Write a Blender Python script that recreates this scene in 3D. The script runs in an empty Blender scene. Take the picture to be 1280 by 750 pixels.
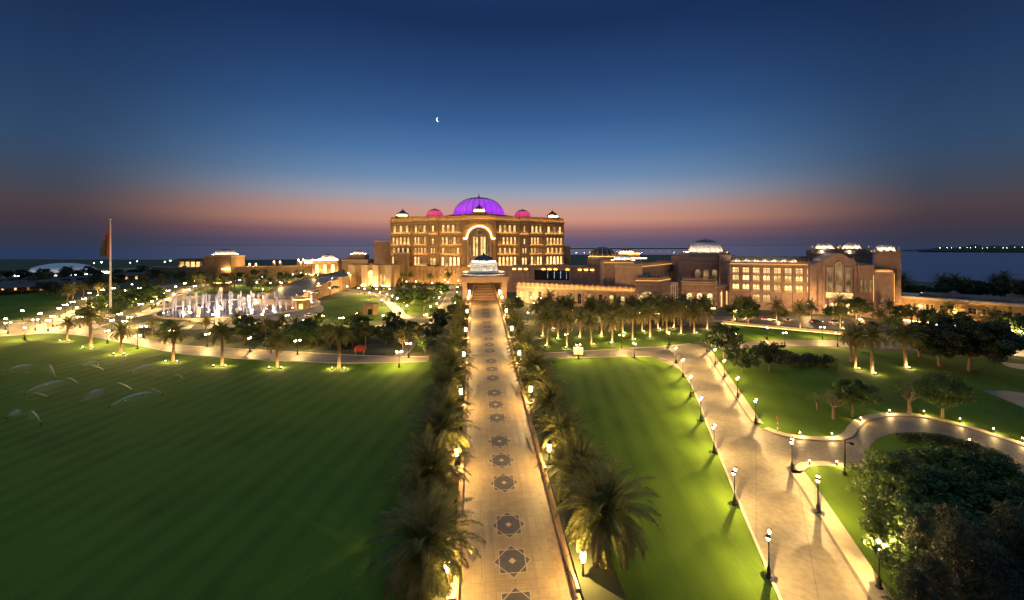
import bpy, math, random
from mathutils import Vector, Matrix
R = random.Random(7)
S = bpy.context.scene
col = S.collection
PI = math.pi
# ------------------------------------------------------------------ camera, sky, exposure
F, HOR, CH = 498.0, 308.0, 30.0          # focal length in photo pixels, horizon row, camera height
cam_d = bpy.data.cameras.new('camera')
cam_d.sensor_width = 36.0
cam_d.lens = 36.0 * F / 1280.0
cam_d.shift_y = -(375.0 - HOR) / 1280.0
cam_d.clip_start = 0.5
cam_d.clip_end = 90000.0
cam = bpy.data.objects.new('camera', cam_d)
cam.location = (0, 0, CH)
cam.rotation_euler = (PI / 2, 0, 0)
col.objects.link(cam)
S.camera = cam
S.view_settings.view_transform = 'Standard'
S.view_settings.look = 'None'
S.view_settings.gamma = 1.0
S.view_settings.use_curve_mapping = False
S.view_settings.exposure = 0.0
S.cycles.use_denoising = True
S.cycles.max_bounces = 5
S.cycles.diffuse_bounces = 2
S.cycles.glossy_bounces = 2
S.cycles.transparent_max_bounces = 16
S.cycles.sample_clamp_indirect = 2.0
S.cycles.use_light_tree = True

def srgb(r, g, b):
    f = lambda c: (c / 12.92 if c <= 0.04045 else ((c + 0.055) / 1.055) ** 2.4)
    return (f(r / 255.0), f(g / 255.0), f(b / 255.0), 1.0)

w = bpy.data.worlds.new('World')
S.world = w
w.use_nodes = True
nt = w.node_tree
N, LK = nt.nodes, nt.links
bg = N['Background']
tc = N.new('ShaderNodeTexCoord')
sep = N.new('ShaderNodeSeparateXYZ')
LK.new(tc.outputs['Generated'], sep.inputs[0])
def wmath(op, a, b=None, clamp=False):
    n = N.new('ShaderNodeMath'); n.operation = op; n.use_clamp = clamp
    for i, x in enumerate((a, b)):
        if x is None: continue
        if isinstance(x, (int, float)): n.inputs[i].default_value = x
        else: LK.new(x, n.inputs[i])
    return n.outputs[0]
hyp = wmath('SQRT', wmath('ADD', wmath('MULTIPLY', sep.outputs[0], sep.outputs[0]), wmath('MULTIPLY', sep.outputs[1], sep.outputs[1])))
tanel = wmath('MULTIPLY', wmath('DIVIDE', sep.outputs[2], wmath('MAXIMUM', hyp, 0.0001)), 1.07)
fac = wmath('MULTIPLY', wmath('SQRT', wmath('MAXIMUM', tanel, 0.0)), 1.0, True)   # sqrt spreads the horizon band
def wramp(stops):
    n = N.new('ShaderNodeValToRGB')
    e = n.color_ramp.elements
    n.color_ramp.interpolation = 'EASE'
    n.color_ramp.interpolation = 'LINEAR'
    while len(e) < len(stops): e.new(0.5)
    for i, (t, c) in enumerate(stops):
        e[i].position = math.sqrt(t); e[i].color = srgb(*c)
    LK.new(fac, n.inputs[0])
    return n.outputs[0]
# tangent of elevation -> colour, towards the afterglow and away from it; unseen overhead stops brightened as fill
glow = wramp([(0.0, (84, 84, 112)), (0.018, (104, 90, 114)), (0.042, (150, 106, 112)), (0.07, (208, 148, 126)), (0.10, (200, 156, 144)), (0.135, (158, 162, 178)), (0.18, (112, 142, 178)), (0.25, (78, 118, 166)), (0.34, (54, 92, 142)), (0.45, (40, 70, 117)), (0.6, (25, 48, 88)), (0.75, (30, 56, 100)), (0.99, (104, 136, 178))])
side = wramp([(0.0, (50, 58, 80)), (0.02, (54, 56, 74)), (0.05, (68, 58, 68)), (0.08, (78, 66, 72)), (0.12, (64, 72, 88)), (0.2, (50, 74, 106)), (0.35, (34, 58, 94)), (0.55, (18, 38, 72)), (0.75, (30, 54, 92)), (0.99, (104, 136, 178))])
# how far the compass direction lies from the afterglow
cosaz = wmath('DIVIDE', wmath('ADD', wmath('MULTIPLY', sep.outputs[0], -0.02), wmath('MULTIPLY', sep.outputs[1], 0.9998)), wmath('MAXIMUM', hyp, 0.0001))
mr = N.new('ShaderNodeMapRange'); mr.interpolation_type = 'SMOOTHSTEP'
mr.inputs['From Min'].default_value = 0.66; mr.inputs['From Max'].default_value = 1.0
LK.new(cosaz, mr.inputs['Value'])
mix = N.new('ShaderNodeMix'); mix.data_type = 'RGBA'
LK.new(mr.outputs['Result'], mix.inputs['Factor'])
LK.new(side, mix.inputs['A']); LK.new(glow, mix.inputs['B'])
LK.new(mix.outputs['Result'], bg.inputs['Color'])
bg.inputs['Strength'].default_value = 1.0
sun_d = bpy.data.lights.new('afterglow_sun', 'SUN')
sun_d.energy = 0.03; sun_d.angle = math.radians(20); sun_d.color = (1.0, 0.62, 0.42)
sun = bpy.data.objects.new('afterglow_sun', sun_d)
sun.rotation_euler = (math.radians(-84), 0, math.radians(5))
col.objects.link(sun)

GLASS = 34.0        # radiance of the lantern glass
FLOOD_PALACE, FLOOD_EAST = 6500.0, 8500.0
PW = 3500.0         # power of one lantern
WARM = (1.0, 0.63, 0.23)

# ------------------------------------------------------------------ helpers
def G(px, py, z=0.0):
    """ground point at height z seen at photo pixel (px, py)"""
    Y = F * (CH - z) / (py - HOR)
    return Vector(((px - 640.0) * Y / F, Y, z))
def P(px, py, Y):
    return Vector(((px - 640.0) * Y / F, Y, CH - (py - HOR) * Y / F))
def zat(py, Y): return CH - (py - HOR) * Y / F
AXT = 0.0927
def ax(Y, off=0.0, z=0.0):
    return Vector((3.487 - 0.093 * Y + off * 0.9957, Y + off * 0.0926, z))
def wz(Y): return 0.5 + 0.09 * (Y - 36.0)      # the walkway climbs towards the portal

def material(name, base=(0.5, 0.5, 0.5), rough=0.7, var=0.25, scale=1.0, bump=0.0, emit=None, strength=0.0, metal=0.0, spec=0.4, dark=None, coord='Object', detail=5.0, trans=0.0):
    m = bpy.data.materials.new(name); m.use_nodes = True
    n, l = m.node_tree.nodes, m.node_tree.links
    b = n['Principled BSDF']
    b.inputs['Roughness'].default_value = rough
    b.inputs['Metallic'].default_value = metal
    b.inputs['Specular IOR Level'].default_value = spec
    t = n.new('ShaderNodeTexCoord')
    nz = n.new('ShaderNodeTexNoise'); nz.inputs['Scale'].default_value = scale; nz.inputs['Detail'].default_value = detail
    l.new(t.outputs[coord], nz.inputs['Vector'])
    r = n.new('ShaderNodeValToRGB')
    lo = dark or tuple(c * (1 - var) for c in base)
    hi = tuple(min(1, c * (1 + var)) for c in base)
    r.color_ramp.elements[0].position = 0.3; r.color_ramp.elements[1].position = 0.7
    r.color_ramp.elements[0].color = (*lo, 1); r.color_ramp.elements[1].color = (*hi, 1)
    l.new(nz.outputs['Fac'], r.inputs[0])
    l.new(r.outputs[0], b.inputs['Base Color'])
    if bump:
        bp = n.new('ShaderNodeBump'); bp.inputs['Strength'].default_value = bump; bp.inputs['Distance'].default_value = 0.1
        l.new(nz.outputs['Fac'], bp.inputs['Height']); l.new(bp.outputs[0], b.inputs['Normal'])
    if emit:
        b.inputs['Emission Color'].default_value = (*emit, 1); b.inputs['Emission Strength'].default_value = strength
    if trans:
        out = n['Material Output']; tr = n.new('ShaderNodeBsdfTranslucent'); mx = n.new('ShaderNodeMixShader')
        mx.inputs[0].default_value = trans
        l.new(r.outputs[0], tr.inputs['Color']); l.new(b.outputs[0], mx.inputs[1]); l.new(tr.outputs[0], mx.inputs[2]); l.new(mx.outputs[0], out.inputs['Surface'])
    return m

def emitter(name, color, strength, front=False):
    m = bpy.data.materials.new(name); m.use_nodes = True
    n, l = m.node_tree.nodes, m.node_tree.links
    n.remove(n['Principled BSDF'])
    e = n.new('ShaderNodeEmission'); e.inputs[0].default_value = (*color, 1); e.inputs[1].default_value = strength
    l.new(e.outputs[0], n['Material Output'].inputs['Surface'])
    return m

def pane_mat(name, color, lo, hi, scale):
    """lit window: brightness differs from room to room and inside one room"""
    m = bpy.data.materials.new(name); m.use_nodes = True
    n, l = m.node_tree.nodes, m.node_tree.links
    b = n['Principled BSDF']; b.inputs['Base Color'].default_value = (0.1, 0.08, 0.05, 1); b.inputs['Roughness'].default_value = 0.15
    g = n.new('ShaderNodeNewGeometry')
    nz = n.new('ShaderNodeTexNoise'); nz.inputs['Scale'].default_value = scale; nz.inputs['Detail'].default_value = 2
    l.new(g.outputs['Position'], nz.inputs['Vector'])
    mp = n.new('ShaderNodeMapRange'); mp.inputs['From Min'].default_value = 0.32; mp.inputs['From Max'].default_value = 0.68
    mp.inputs['To Min'].default_value = lo; mp.inputs['To Max'].default_value = hi
    l.new(nz.outputs['Fac'], mp.inputs['Value'])
    b.inputs['Emission Color'].default_value = (*color, 1)
    l.new(mp.outputs['Result'], b.inputs['Emission Strength'])
    return m

M = {}
M['stone'] = material('sandstone', (0.40, 0.255, 0.125), 0.8, 0.16, 0.6, 0.15)
M['stone_dark'] = material('brown_sandstone', (0.36, 0.23, 0.15), 0.8, 0.18, 0.6, 0.15)
M['stone_pink'] = material('pink_sandstone', (0.46, 0.29, 0.21), 0.8, 0.16, 0.5, 0.15)
M['trim'] = material('pale_limestone', (0.6, 0.45, 0.28), 0.7, 0.1, 1.5, 0.05)
M['roof'] = material('dark_roof', (0.09, 0.065, 0.055), 0.6, 0.25, 1.0)
M['flatroof'] = material('roof_felt', (0.16, 0.12, 0.10), 0.85, 0.25, 0.5)
M['white'] = material('white_render', (0.8, 0.77, 0.7), 0.6, 0.06, 1.0)
M['mosaic'] = material('mosaic_dome', (0.62, 0.56, 0.60), 0.35, 0.3, 1.6)
M['dark_metal'] = material('black_iron', (0.03, 0.028, 0.025), 0.4, 0.3, 6.0, metal=0.6)
M['steel'] = material('steel', (0.5, 0.5, 0.5), 0.35, 0.1, 4.0, metal=0.8)
M['pole'] = material('painted_mast', (0.5, 0.47, 0.44), 0.4, 0.06, 1.0)
M['pane'] = pane_mat('lit_window', (1.0, 0.62, 0.22), 0.6, 2.2, 0.22)
M['pane_hot'] = pane_mat('lit_arcade', (1.0, 0.66, 0.26), 1.0, 3.0, 0.18)
M['pane_dim'] = pane_mat('dim_window', (1.0, 0.6, 0.25), 0.03, 0.45, 0.25)
M['pane_blue'] = pane_mat('blue_lit_window', (0.45, 0.65, 1.0), 0.2, 1.2, 0.5)
M['glass'] = material('dark_glass', (0.02, 0.022, 0.028), 0.08, 0.3, 0.5, spec=0.6)
M['strip'] = emitter('cove_light', (1.0, 0.54, 0.12), 26.0)
M['strip_soft'] = emitter('soft_cove_light', (1.0, 0.56, 0.15), 44.0)
M['flood'] = emitter('flood_light', (1.0, 0.58, 0.20), 90.0)
M['purple'] = emitter('purple_flood', (0.24, 0.006, 1.0), 110.0)
M['pink'] = emitter('pink_flood', (1.0, 0.01, 0.16), 30.0)
M['domewhite'] = emitter('dome_flood', (1.0, 0.80, 0.50), 90.0)
M['coolwhite'] = emitter('fountain_flood', (1.0, 0.92, 0.72), 40.0)
M['glow'] = emitter('lantern_glass', (1.0, 0.66, 0.28), GLASS)
M['glow_garden'] = emitter('garden_lantern_glass', (1.0, 0.68, 0.30), 95.0)
M['glow_far'] = emitter('far_lantern_glass', (1.0, 0.85, 0.6), 60.0)
M['glow_cool'] = emitter('mast_lamp_glass', (1.0, 0.85, 0.6), 300.0)
M['tent_fill'] = emitter('tent_fill_light', (0.9, 0.9, 1.0), 45.0)
M['strip_path'] = emitter('path_strip', (1.0, 0.6, 0.2), 9.0)
M['edge'] = emitter('cornice_led', (1.0, 0.50, 0.09), 2.2)
M['lens'] = emitter('uplight_lens', (1.0, 0.70, 0.30), 20.0)
for k_ in ('pane','pane_hot','pane_dim','pane_blue','glow','glow_garden','glow_far','edge','lens','tail','head','moon','strip_path'):
    if k_ in M: M[k_].cycles.emission_sampling = 'NONE'
def emissive_shell(name, color, s):  # shell emission stands in for coloured floodlight falling on the domes
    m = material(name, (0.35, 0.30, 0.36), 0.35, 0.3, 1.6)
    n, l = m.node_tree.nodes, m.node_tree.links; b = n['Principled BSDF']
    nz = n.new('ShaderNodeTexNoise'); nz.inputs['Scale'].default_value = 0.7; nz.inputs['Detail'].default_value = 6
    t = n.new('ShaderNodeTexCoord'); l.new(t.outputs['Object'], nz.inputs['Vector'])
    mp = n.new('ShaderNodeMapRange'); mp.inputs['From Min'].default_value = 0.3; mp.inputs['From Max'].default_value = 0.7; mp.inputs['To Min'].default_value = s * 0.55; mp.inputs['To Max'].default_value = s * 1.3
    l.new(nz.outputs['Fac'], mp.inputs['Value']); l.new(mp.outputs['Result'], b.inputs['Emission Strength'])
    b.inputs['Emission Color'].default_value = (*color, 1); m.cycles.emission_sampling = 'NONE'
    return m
M['emissive_purple'] = emissive_shell('emissive_purple_mosaic', (0.44, 0.010, 0.92), 0.9)
M['emissive_pink'] = emissive_shell('emissive_pink_mosaic', (0.90, 0.008, 0.17), 0.95)
M['bark'] = material('bark', (0.20, 0.14, 0.09), 0.9, 0.4, 3.0, 0.5)
M['palmbark'] = material('palm_bark', (0.24, 0.17, 0.10), 0.95, 0.45, 5.0, 0.8)
M['palm'] = material('palm_frond', (0.19, 0.19, 0.05), 0.5, 0.5, 0.9, trans=0.45)
M['palm_dry'] = material('palm_frond_dry', (0.22, 0.17, 0.07), 0.6, 0.3, 0.8, trans=0.2)
M['leaf'] = material('leaf', (0.085, 0.14, 0.03), 0.55, 0.45, 0.7, trans=0.25)
M['leaf_dark'] = material('dark_leaf', (0.05, 0.068, 0.026), 0.55, 0.45, 0.7, trans=0.2)
M['leaf_yellow'] = material('yellow_leaf', (0.14, 0.14, 0.03), 0.55, 0.35, 0.9, trans=0.3)
M['needle'] = material('casuarina', (0.06, 0.075, 0.035), 0.6, 0.4, 0.7, trans=0.2)
M['red'] = material('red_canvas', (0.5, 0.06, 0.03), 0.7, 0.2, 2.0)
M['car_white'] = material('white_car_paint', (0.75, 0.75, 0.75), 0.25, 0.05, 1.0)
M['car_dark'] = material('dark_car_paint', (0.05, 0.05, 0.06), 0.25, 0.1, 1.0)
M['rubber'] = material('rubber', (0.02, 0.02, 0.02), 0.8, 0.2, 4.0)
M['head'] = emitter('headlight', (1.0, 0.9, 0.75), 90.0)
M['tail'] = emitter('tail_light', (1.0, 0.03, 0.01), 14.0)
M['moon'] = emitter('moonlight', (1.0, 0.93, 0.8), 2.6)
for k_ in ('tail', 'head', 'moon'): M[k_].cycles.emission_sampling = 'NONE'

class MB:
    def __init__(s): s.v, s.f, s.m = [], [], []
    def add(s, vs, fs, mi=0):
        o = len(s.v); s.v += [tuple(x) for x in vs]
        for f in fs: s.f.append([i + o for i in f]); s.m.append(mi)
    def box(s, x0, x1, y0, y1, z0, z1, mi=0):
        s.add([(x0,y0,z0),(x1,y0,z0),(x1,y1,z0),(x0,y1,z0),(x0,y0,z1),(x1,y0,z1),(x1,y1,z1),(x0,y1,z1)],
              [(0,3,2,1),(4,5,6,7),(0,1,5,4),(1,2,6,5),(2,3,7,6),(3,0,4,7)], mi)
    def lathe(s, prof, n=16, c=(0,0,0), mi=0, a0=0.0, sq=None):
        vs, fs = [], []
        for (r, z) in prof:
            for k in range(n):
                a = a0 + 2 * PI * k / n
                vs.append((c[0] + r * math.cos(a), c[1] + r * math.sin(a), c[2] + z))
        for i in range(len(prof) - 1):
            for k in range(n):
                k2 = (k + 1) % n
                fs.append((i*n+k, i*n+k2, (i+1)*n+k2, (i+1)*n+k))
        s.add(vs, fs, mi)
    def tube(s, pts, rad, n=6, mi=0, cap=True):
        vs, fs = [], []
        pts = [Vector(p) for p in pts]
        for i, p in enumerate(pts):
            d = (pts[min(i+1, len(pts)-1)] - pts[max(i-1, 0)]).normalized()
            a = d.orthogonal().normalized() if abs(d.z) > 0.9 else d.cross(Vector((0,0,1))).normalized()
            if abs(d.z) > 0.9: a = (Vector((1,0,0)) - d * d.x).normalized()
            b = d.cross(a)
            for k in range(n):
                t = 2 * PI * k / n
                vs.append(p + (a * math.cos(t) + b * math.sin(t)) * rad[i])
        for i in range(len(pts) - 1):
            for k in range(n):
                fs.append((i*n+k, i*n+(k+1)%n, (i+1)*n+(k+1)%n, (i+1)*n+k))
        if cap:
            fs.append(tuple(range(n-1, -1, -1))); fs.append(tuple(range((len(pts)-1)*n, len(pts)*n)))
        s.add(vs, fs, mi)
    def poly(s, pts, mi=0): s.add(pts, [tuple(range(len(pts)))], mi)
    def prism(s, pts, z0, z1, mi=0):
        n = len(pts)
        vs = [(p[0], p[1], z0) for p in pts] + [(p[0], p[1], z1) for p in pts]
        s.add(vs, [tuple(range(n-1, -1, -1)), tuple(range(n, 2*n))] + [(i, (i+1)%n, n+(i+1)%n, n+i) for i in range(n)], mi)
    def mesh(s, name, mats):
        me = bpy.data.meshes.new(name)
        me.from_pydata(s.v, [], s.f)
        for m in mats: me.materials.append(m)
        me.polygons.foreach_set('material_index', s.m)
        me.update()
        return me
    def build(s, name, mats, parent=None, smooth=False):
        me = s.mesh(name, mats if isinstance(mats, (list, tuple)) else [mats])
        if smooth: me.polygons.foreach_set('use_smooth', [True] * len(me.polygons))
        return link(name, me, parent)

def link(name, me, parent=None):
    o = bpy.data.objects.new(name, me); col.objects.link(o)
    if parent: o.parent = parent
    return o
def tag(o, label, cat, group=None, kind=None):
    o['label'] = label; o['category'] = cat
    if group: o['group'] = group
    if kind: o['kind'] = kind
    return o
def light(parent, loc, power, color=WARM, aim=None, size=1.4, blend=0.7, name='lamp_light', r=0.0):
    d = LIGHTS.get((power, color, size if aim is not None else None))
    if d is None:
        d = bpy.data.lights.new(name, 'SPOT' if aim is not None else 'POINT'); d.energy = power; d.color = color; d.shadow_soft_size = r
        if aim is not None: d.spot_size = size; d.spot_blend = blend
        LIGHTS[(power, color, size if aim is not None else None)] = d
    o = bpy.data.objects.new(name, d); col.objects.link(o); o.parent = parent; o.location = loc
    if aim is not None: o.rotation_euler = (Vector(aim) - Vector(loc)).to_track_quat('-Z', 'Y').to_euler()
    return o
LIGHTS = {}
def struct(o): o['kind'] = 'structure'; return o
def thing(name, loc, rz, label, cat, group=None):
    o = bpy.data.objects.new(name, None); col.objects.link(o)
    o.location = loc; o.rotation_euler = (0, 0, rz)
    return tag(o, label, cat, group)
def inst(proto, name, loc, rz, sc, label, cat, group):
    """one more copy of a kind: proto = list of (part name, mesh, index of the parent part or None)"""
    r = thing(name, loc, rz, label, cat, group)
    r.scale = (sc, sc, sc) if isinstance(sc, (int, float)) else sc
    made = []
    for (pn, me, par) in proto:
        made.append(link(pn, me, r if par is None else made[par]))
    return r
ORD = 'first second third fourth fifth sixth seventh eighth ninth tenth eleventh twelfth thirteenth fourteenth fifteenth sixteenth seventeenth eighteenth nineteenth twentieth'.split()
TENS = {20: 'twenty', 30: 'thirty', 40: 'forty', 50: 'fifty', 60: 'sixty'}
TENTH = {20: 'twentieth', 30: 'thirtieth', 40: 'fortieth', 50: 'fiftieth', 60: 'sixtieth'}
def nth(i):
    i += 1
    if i <= 20: return ORD[i-1]
    t, u = i // 10 * 10, i % 10
    return TENTH[t] if u == 0 else TENS[t] + '-' + ORD[u-1]
def pip(p, poly):
    c = False; n = len(poly)
    for i in range(n):
        a, b = poly[i], poly[i-1]
        if (a[1] > p[1]) != (b[1] > p[1]) and p[0] < (b[0]-a[0]) * (p[1]-a[1]) / (b[1]-a[1]) + a[0]: c = not c
    return c
def smooth_line(pts, n=6):
    """Catmull-Rom through pts"""
    pts = [Vector(p) for p in pts]; out = []
    q = [pts[0]*2 - pts[1]] + pts + [pts[-1]*2 - pts[-2]]
    for i in range(1, len(q) - 2):
        for k in range(n):
            t = k / n
            a, b, c, d = q[i-1], q[i], q[i+1], q[i+2]
            out.append(0.5 * ((2*b) + (c-a)*t + (2*a-5*b+4*c-d)*t*t + (3*b-a-3*c+d)*t**3))
    out.append(pts[-1]); return out
def ribbon(mb, line, hw, z, mi=0, h=0.0):
    """flat band (or a kerb of height h) along a ground line"""
    L, Rr = [], []
    for i, p in enumerate(line):
        d = (line[min(i+1, len(line)-1)] - line[max(i-1, 0)]); d.z = 0; d.normalize()
        nrm = Vector((-d.y, d.x, 0))
        a, b = p + nrm * hw, p - nrm * hw
        L.append((a.x, a.y, z)); Rr.append((b.x, b.y, z))
    n = len(line)
    if not h:
        mb.add(L + Rr, [(i, n+i, n+i+1, i+1) for i in range(n-1)], mi)
    else:
        T1 = [(p[0], p[1], z+h) for p in L]; T2 = [(p[0], p[1], z+h) for p in Rr]
        mb.add(L + Rr + T1 + T2, [f for i in range(n-1) for f in ((2*n+i, 3*n+i, 3*n+i+1, 2*n+i+1), (i, 2*n+i, 2*n+i+1, i+1), (n+i, n+i+1, 3*n+i+1, 3*n+i))], mi)
def band(mb, A, B, z, mi=0):
    """sheet between two ground lines with the same number of points"""
    n = len(A)
    mb.add([(p[0], p[1], z) for p in A] + [(p[0], p[1], z) for p in B], [(i, n+i, n+i+1, i+1) for i in range(n-1)], mi)
#@@STRUCT
# ------------------------------------------------------------------ ground, sea, lawns, roads
def grass_mat(name, base, stripe, sx):
    m = bpy.data.materials.new(name); m.use_nodes = True
    n, l = m.node_tree.nodes, m.node_tree.links
    b = n['Principled BSDF']; b.inputs['Roughness'].default_value = 0.85; b.inputs['Specular IOR Level'].default_value = 0.06
    t = n.new('ShaderNodeNewGeometry')
    mp = n.new('ShaderNodeMapping'); mp.inputs['Rotation'].default_value = (0, 0, sx)
    l.new(t.outputs['Position'], mp.inputs['Vector'])
    wv = n.new('ShaderNodeTexWave'); wv.bands_direction = 'X'; wv.inputs['Scale'].default_value = 0.085; wv.inputs['Distortion'].default_value = 1.6; wv.inputs['Detail'].default_value = 3; wv.inputs['Detail Scale'].default_value = 0.6
    l.new(mp.outputs[0], wv.inputs['Vector'])
    n1 = n.new('ShaderNodeTexNoise'); n1.inputs['Scale'].default_value = 0.09; n1.inputs['Detail'].default_value = 4
    l.new(t.outputs['Position'], n1.inputs['Vector'])
    mp2 = n.new('ShaderNodeMapping'); mp2.inputs['Scale'].default_value = (3.0, 0.25, 1.0); mp2.inputs['Rotation'].default_value = (0, 0, sx)
    l.new(t.outputs['Position'], mp2.inputs['Vector'])
    n2 = n.new('ShaderNodeTexNoise'); n2.inputs['Scale'].default_value = 0.9; n2.inputs['Detail'].default_value = 6; n2.inputs['Roughness'].default_value = 0.7
    l.new(mp2.outputs[0], n2.inputs['Vector'])
    def mth(op, a, c):
        q = n.new('ShaderNodeMath'); q.operation = op
        for i, x in enumerate((a, c)):
            if isinstance(x, (int, float)): q.inputs[i].default_value = x
            else: l.new(x, q.inputs[i])
        return q.outputs[0]
    s = mth('ADD', mth('MULTIPLY', wv.outputs['Fac'], stripe), mth('ADD', mth('MULTIPLY', n1.outputs['Fac'], 0.95), mth('MULTIPLY', n2.outputs['Fac'], 0.45)))
    r = n.new('ShaderNodeValToRGB')
    r.color_ramp.elements[0].position = 0.3; r.color_ramp.elements[1].position = 0.9
    r.color_ramp.elements[0].color = (base[0]*0.62, base[1]*0.62, base[2]*0.8, 1)
    r.color_ramp.elements[1].color = (base[0]*1.4, base[1]*1.32, base[2]*1.1, 1)
    l.new(s, r.inputs[0]); l.new(r.outputs[0], b.inputs['Base Color'])
    n3 = n.new('ShaderNodeTexNoise'); n3.inputs['Scale'].default_value = 6.0; n3.inputs['Detail'].default_value = 4
    l.new(t.outputs['Position'], n3.inputs['Vector'])
    bp = n.new('ShaderNodeBump'); bp.inputs['Strength'].default_value = 0.6; bp.inputs['Distance'].default_value = 0.15
    l.new(n3.outputs['Fac'], bp.inputs['Height']); l.new(bp.outputs[0], b.inputs['Normal'])
    return m
M['grass'] = grass_mat('lawn_grass', (0.082, 0.150, 0.018), 0.22, 0.10)
M['grass2'] = grass_mat('park_grass', (0.070, 0.130, 0.016), 0.04, 0.4)
M['soil'] = material('planted_soil', (0.075, 0.082, 0.03), 0.9, 0.5, 0.15, 0.4)
def road_mat():
    m = material('buff_road', (0.205, 0.175, 0.115), 0.55, 0.22, 0.22, 0.08, detail=8)
    n, l = m.node_tree.nodes, m.node_tree.links; b = n['Principled BSDF']
    src = b.inputs['Base Color'].links[0].from_socket
    t = n.new('ShaderNodeNewGeometry'); mp = n.new('ShaderNodeMapping'); mp.inputs['Rotation'].default_value = (0, 0, 0.55); l.new(t.outputs['Position'], mp.inputs['Vector'])
    br = n.new('ShaderNodeTexBrick'); br.offset = 0.0; br.inputs['Scale'].default_value = 1.0; br.inputs['Brick Width'].default_value = 4.5; br.inputs['Row Height'].default_value = 6.0; br.inputs['Mortar Size'].default_value = 0.035
    br.inputs['Color1'].default_value = (1, 1, 1, 1); br.inputs['Color2'].default_value = (0.92, 0.92, 0.92, 1); br.inputs['Mortar'].default_value = (0.62, 0.6, 0.58, 1); l.new(mp.outputs[0], br.inputs['Vector'])
    n2 = n.new('ShaderNodeTexNoise'); n2.inputs['Scale'].default_value = 1.7; n2.inputs['Detail'].default_value = 8; l.new(t.outputs['Position'], n2.inputs['Vector'])
    mr = n.new('ShaderNodeMapRange'); mr.inputs['From Min'].default_value = 0.35; mr.inputs['From Max'].default_value = 0.6; mr.inputs['To Min'].default_value = 0.8; mr.inputs['To Max'].default_value = 1.05; l.new(n2.outputs['Fac'], mr.inputs['Value'])
    mx = n.new('ShaderNodeMix'); mx.data_type = 'RGBA'; mx.blend_type = 'MULTIPLY'; mx.inputs['Factor'].default_value = 1.0; l.new(src, mx.inputs['A']); l.new(br.outputs['Color'], mx.inputs['B'])
    vm = n.new('ShaderNodeVectorMath'); vm.operation = 'SCALE'; l.new(mx.outputs['Result'], vm.inputs[0]); l.new(mr.outputs['Result'], vm.inputs['Scale']); l.new(vm.outputs[0], b.inputs['Base Color'])
    return m
M['road'] = road_mat()
M['pave'] = material('pale_pavement', (0.36, 0.30, 0.19), 0.7, 0.12, 1.2, 0.1)
M['kerb'] = material('kerb_stone', (0.45, 0.38, 0.28), 0.7, 0.12, 2.0)
M['gutter'] = material('dark_gutter', (0.12, 0.09, 0.065), 0.8, 0.2, 2.0)

def paving_mat():
    m = bpy.data.materials.new('walkway_paving'); m.use_nodes = True
    n, l = m.node_tree.nodes, m.node_tree.links
    b = n['Principled BSDF']; b.inputs['Roughness'].default_value = 0.5
    t = n.new('ShaderNodeNewGeometry')
    mp = n.new('ShaderNodeMapping'); mp.inputs['Rotation'].default_value = (0, 0, -AXT)
    l.new(t.outputs['Position'], mp.inputs['Vector'])
    br = n.new('ShaderNodeTexBrick'); br.inputs['Scale'].default_value = 1.0
    br.inputs['Brick Width'].default_value = 0.9; br.inputs['Row Height'].default_value = 0.9; br.offset = 0.0
    br.inputs['Mortar Size'].default_value = 0.025
    br.inputs['Color1'].default_value = (0.36, 0.272, 0.125, 1); br.inputs['Color2'].default_value = (0.30, 0.228, 0.105, 1)
    br.inputs['Mortar'].default_value = (0.25, 0.17, 0.09, 1)
    l.new(mp.outputs[0], br.inputs['Vector'])
    nz = n.new('ShaderNodeTexNoise'); nz.inputs['Scale'].default_value = 0.5; nz.inputs['Detail'].default_value = 6
    l.new(t.outputs['Position'], nz.inputs['Vector'])
    mr = n.new('ShaderNodeMapRange'); mr.inputs['From Min'].default_value = 0.3; mr.inputs['From Max'].default_value = 0.7; mr.inputs['To Min'].default_value = 0.75; mr.inputs['To Max'].default_value = 1.12
    l.new(nz.outputs['Fac'], mr.inputs['Value'])
    vm = n.new('ShaderNodeVectorMath'); vm.operation = 'SCALE'
    l.new(br.outputs['Color'], vm.inputs[0]); l.new(mr.outputs['Result'], vm.inputs['Scale'])
    l.new(vm.outputs[0], b.inputs['Base Color'])
    return m
M['paving'] = paving_mat()
M['inlay_dark'] = material('dark_inlay', (0.085, 0.075, 0.06), 0.45, 0.2, 3.0)
M['inlay_mid'] = material('brown_inlay', (0.30, 0.21, 0.12), 0.5, 0.15, 3.0)
M['inlay_pale'] = material('pale_inlay', (0.44, 0.33, 0.19), 0.5, 0.1, 3.0)
M['border'] = material('brown_border_paving', (0.30, 0.205, 0.105), 0.55, 0.2, 1.6)

def sea_mat():
    m = bpy.data.materials.new('sea_water'); m.use_nodes = True
    n, l = m.node_tree.nodes, m.node_tree.links
    b = n['Principled BSDF']; b.inputs['Base Color'].default_value = (0.10, 0.16, 0.27, 1); b.inputs['Roughness'].default_value = 0.28
    b.inputs['Specular IOR Level'].default_value = 0.5
    t = n.new('ShaderNodeNewGeometry')
    nz = n.new('ShaderNodeTexNoise'); nz.inputs['Scale'].default_value = 0.06; nz.inputs['Detail'].default_value = 8
    l.new(t.outputs['Position'], nz.inputs['Vector'])
    bp = n.new('ShaderNodeBump'); bp.inputs['Strength'].default_value = 0.7; bp.inputs['Distance'].default_value = 1.5
    l.new(nz.outputs['Fac'], bp.inputs['Height']); l.new(bp.outputs[0], b.inputs['Normal'])
    return m
M['sea'] = sea_mat()

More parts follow.
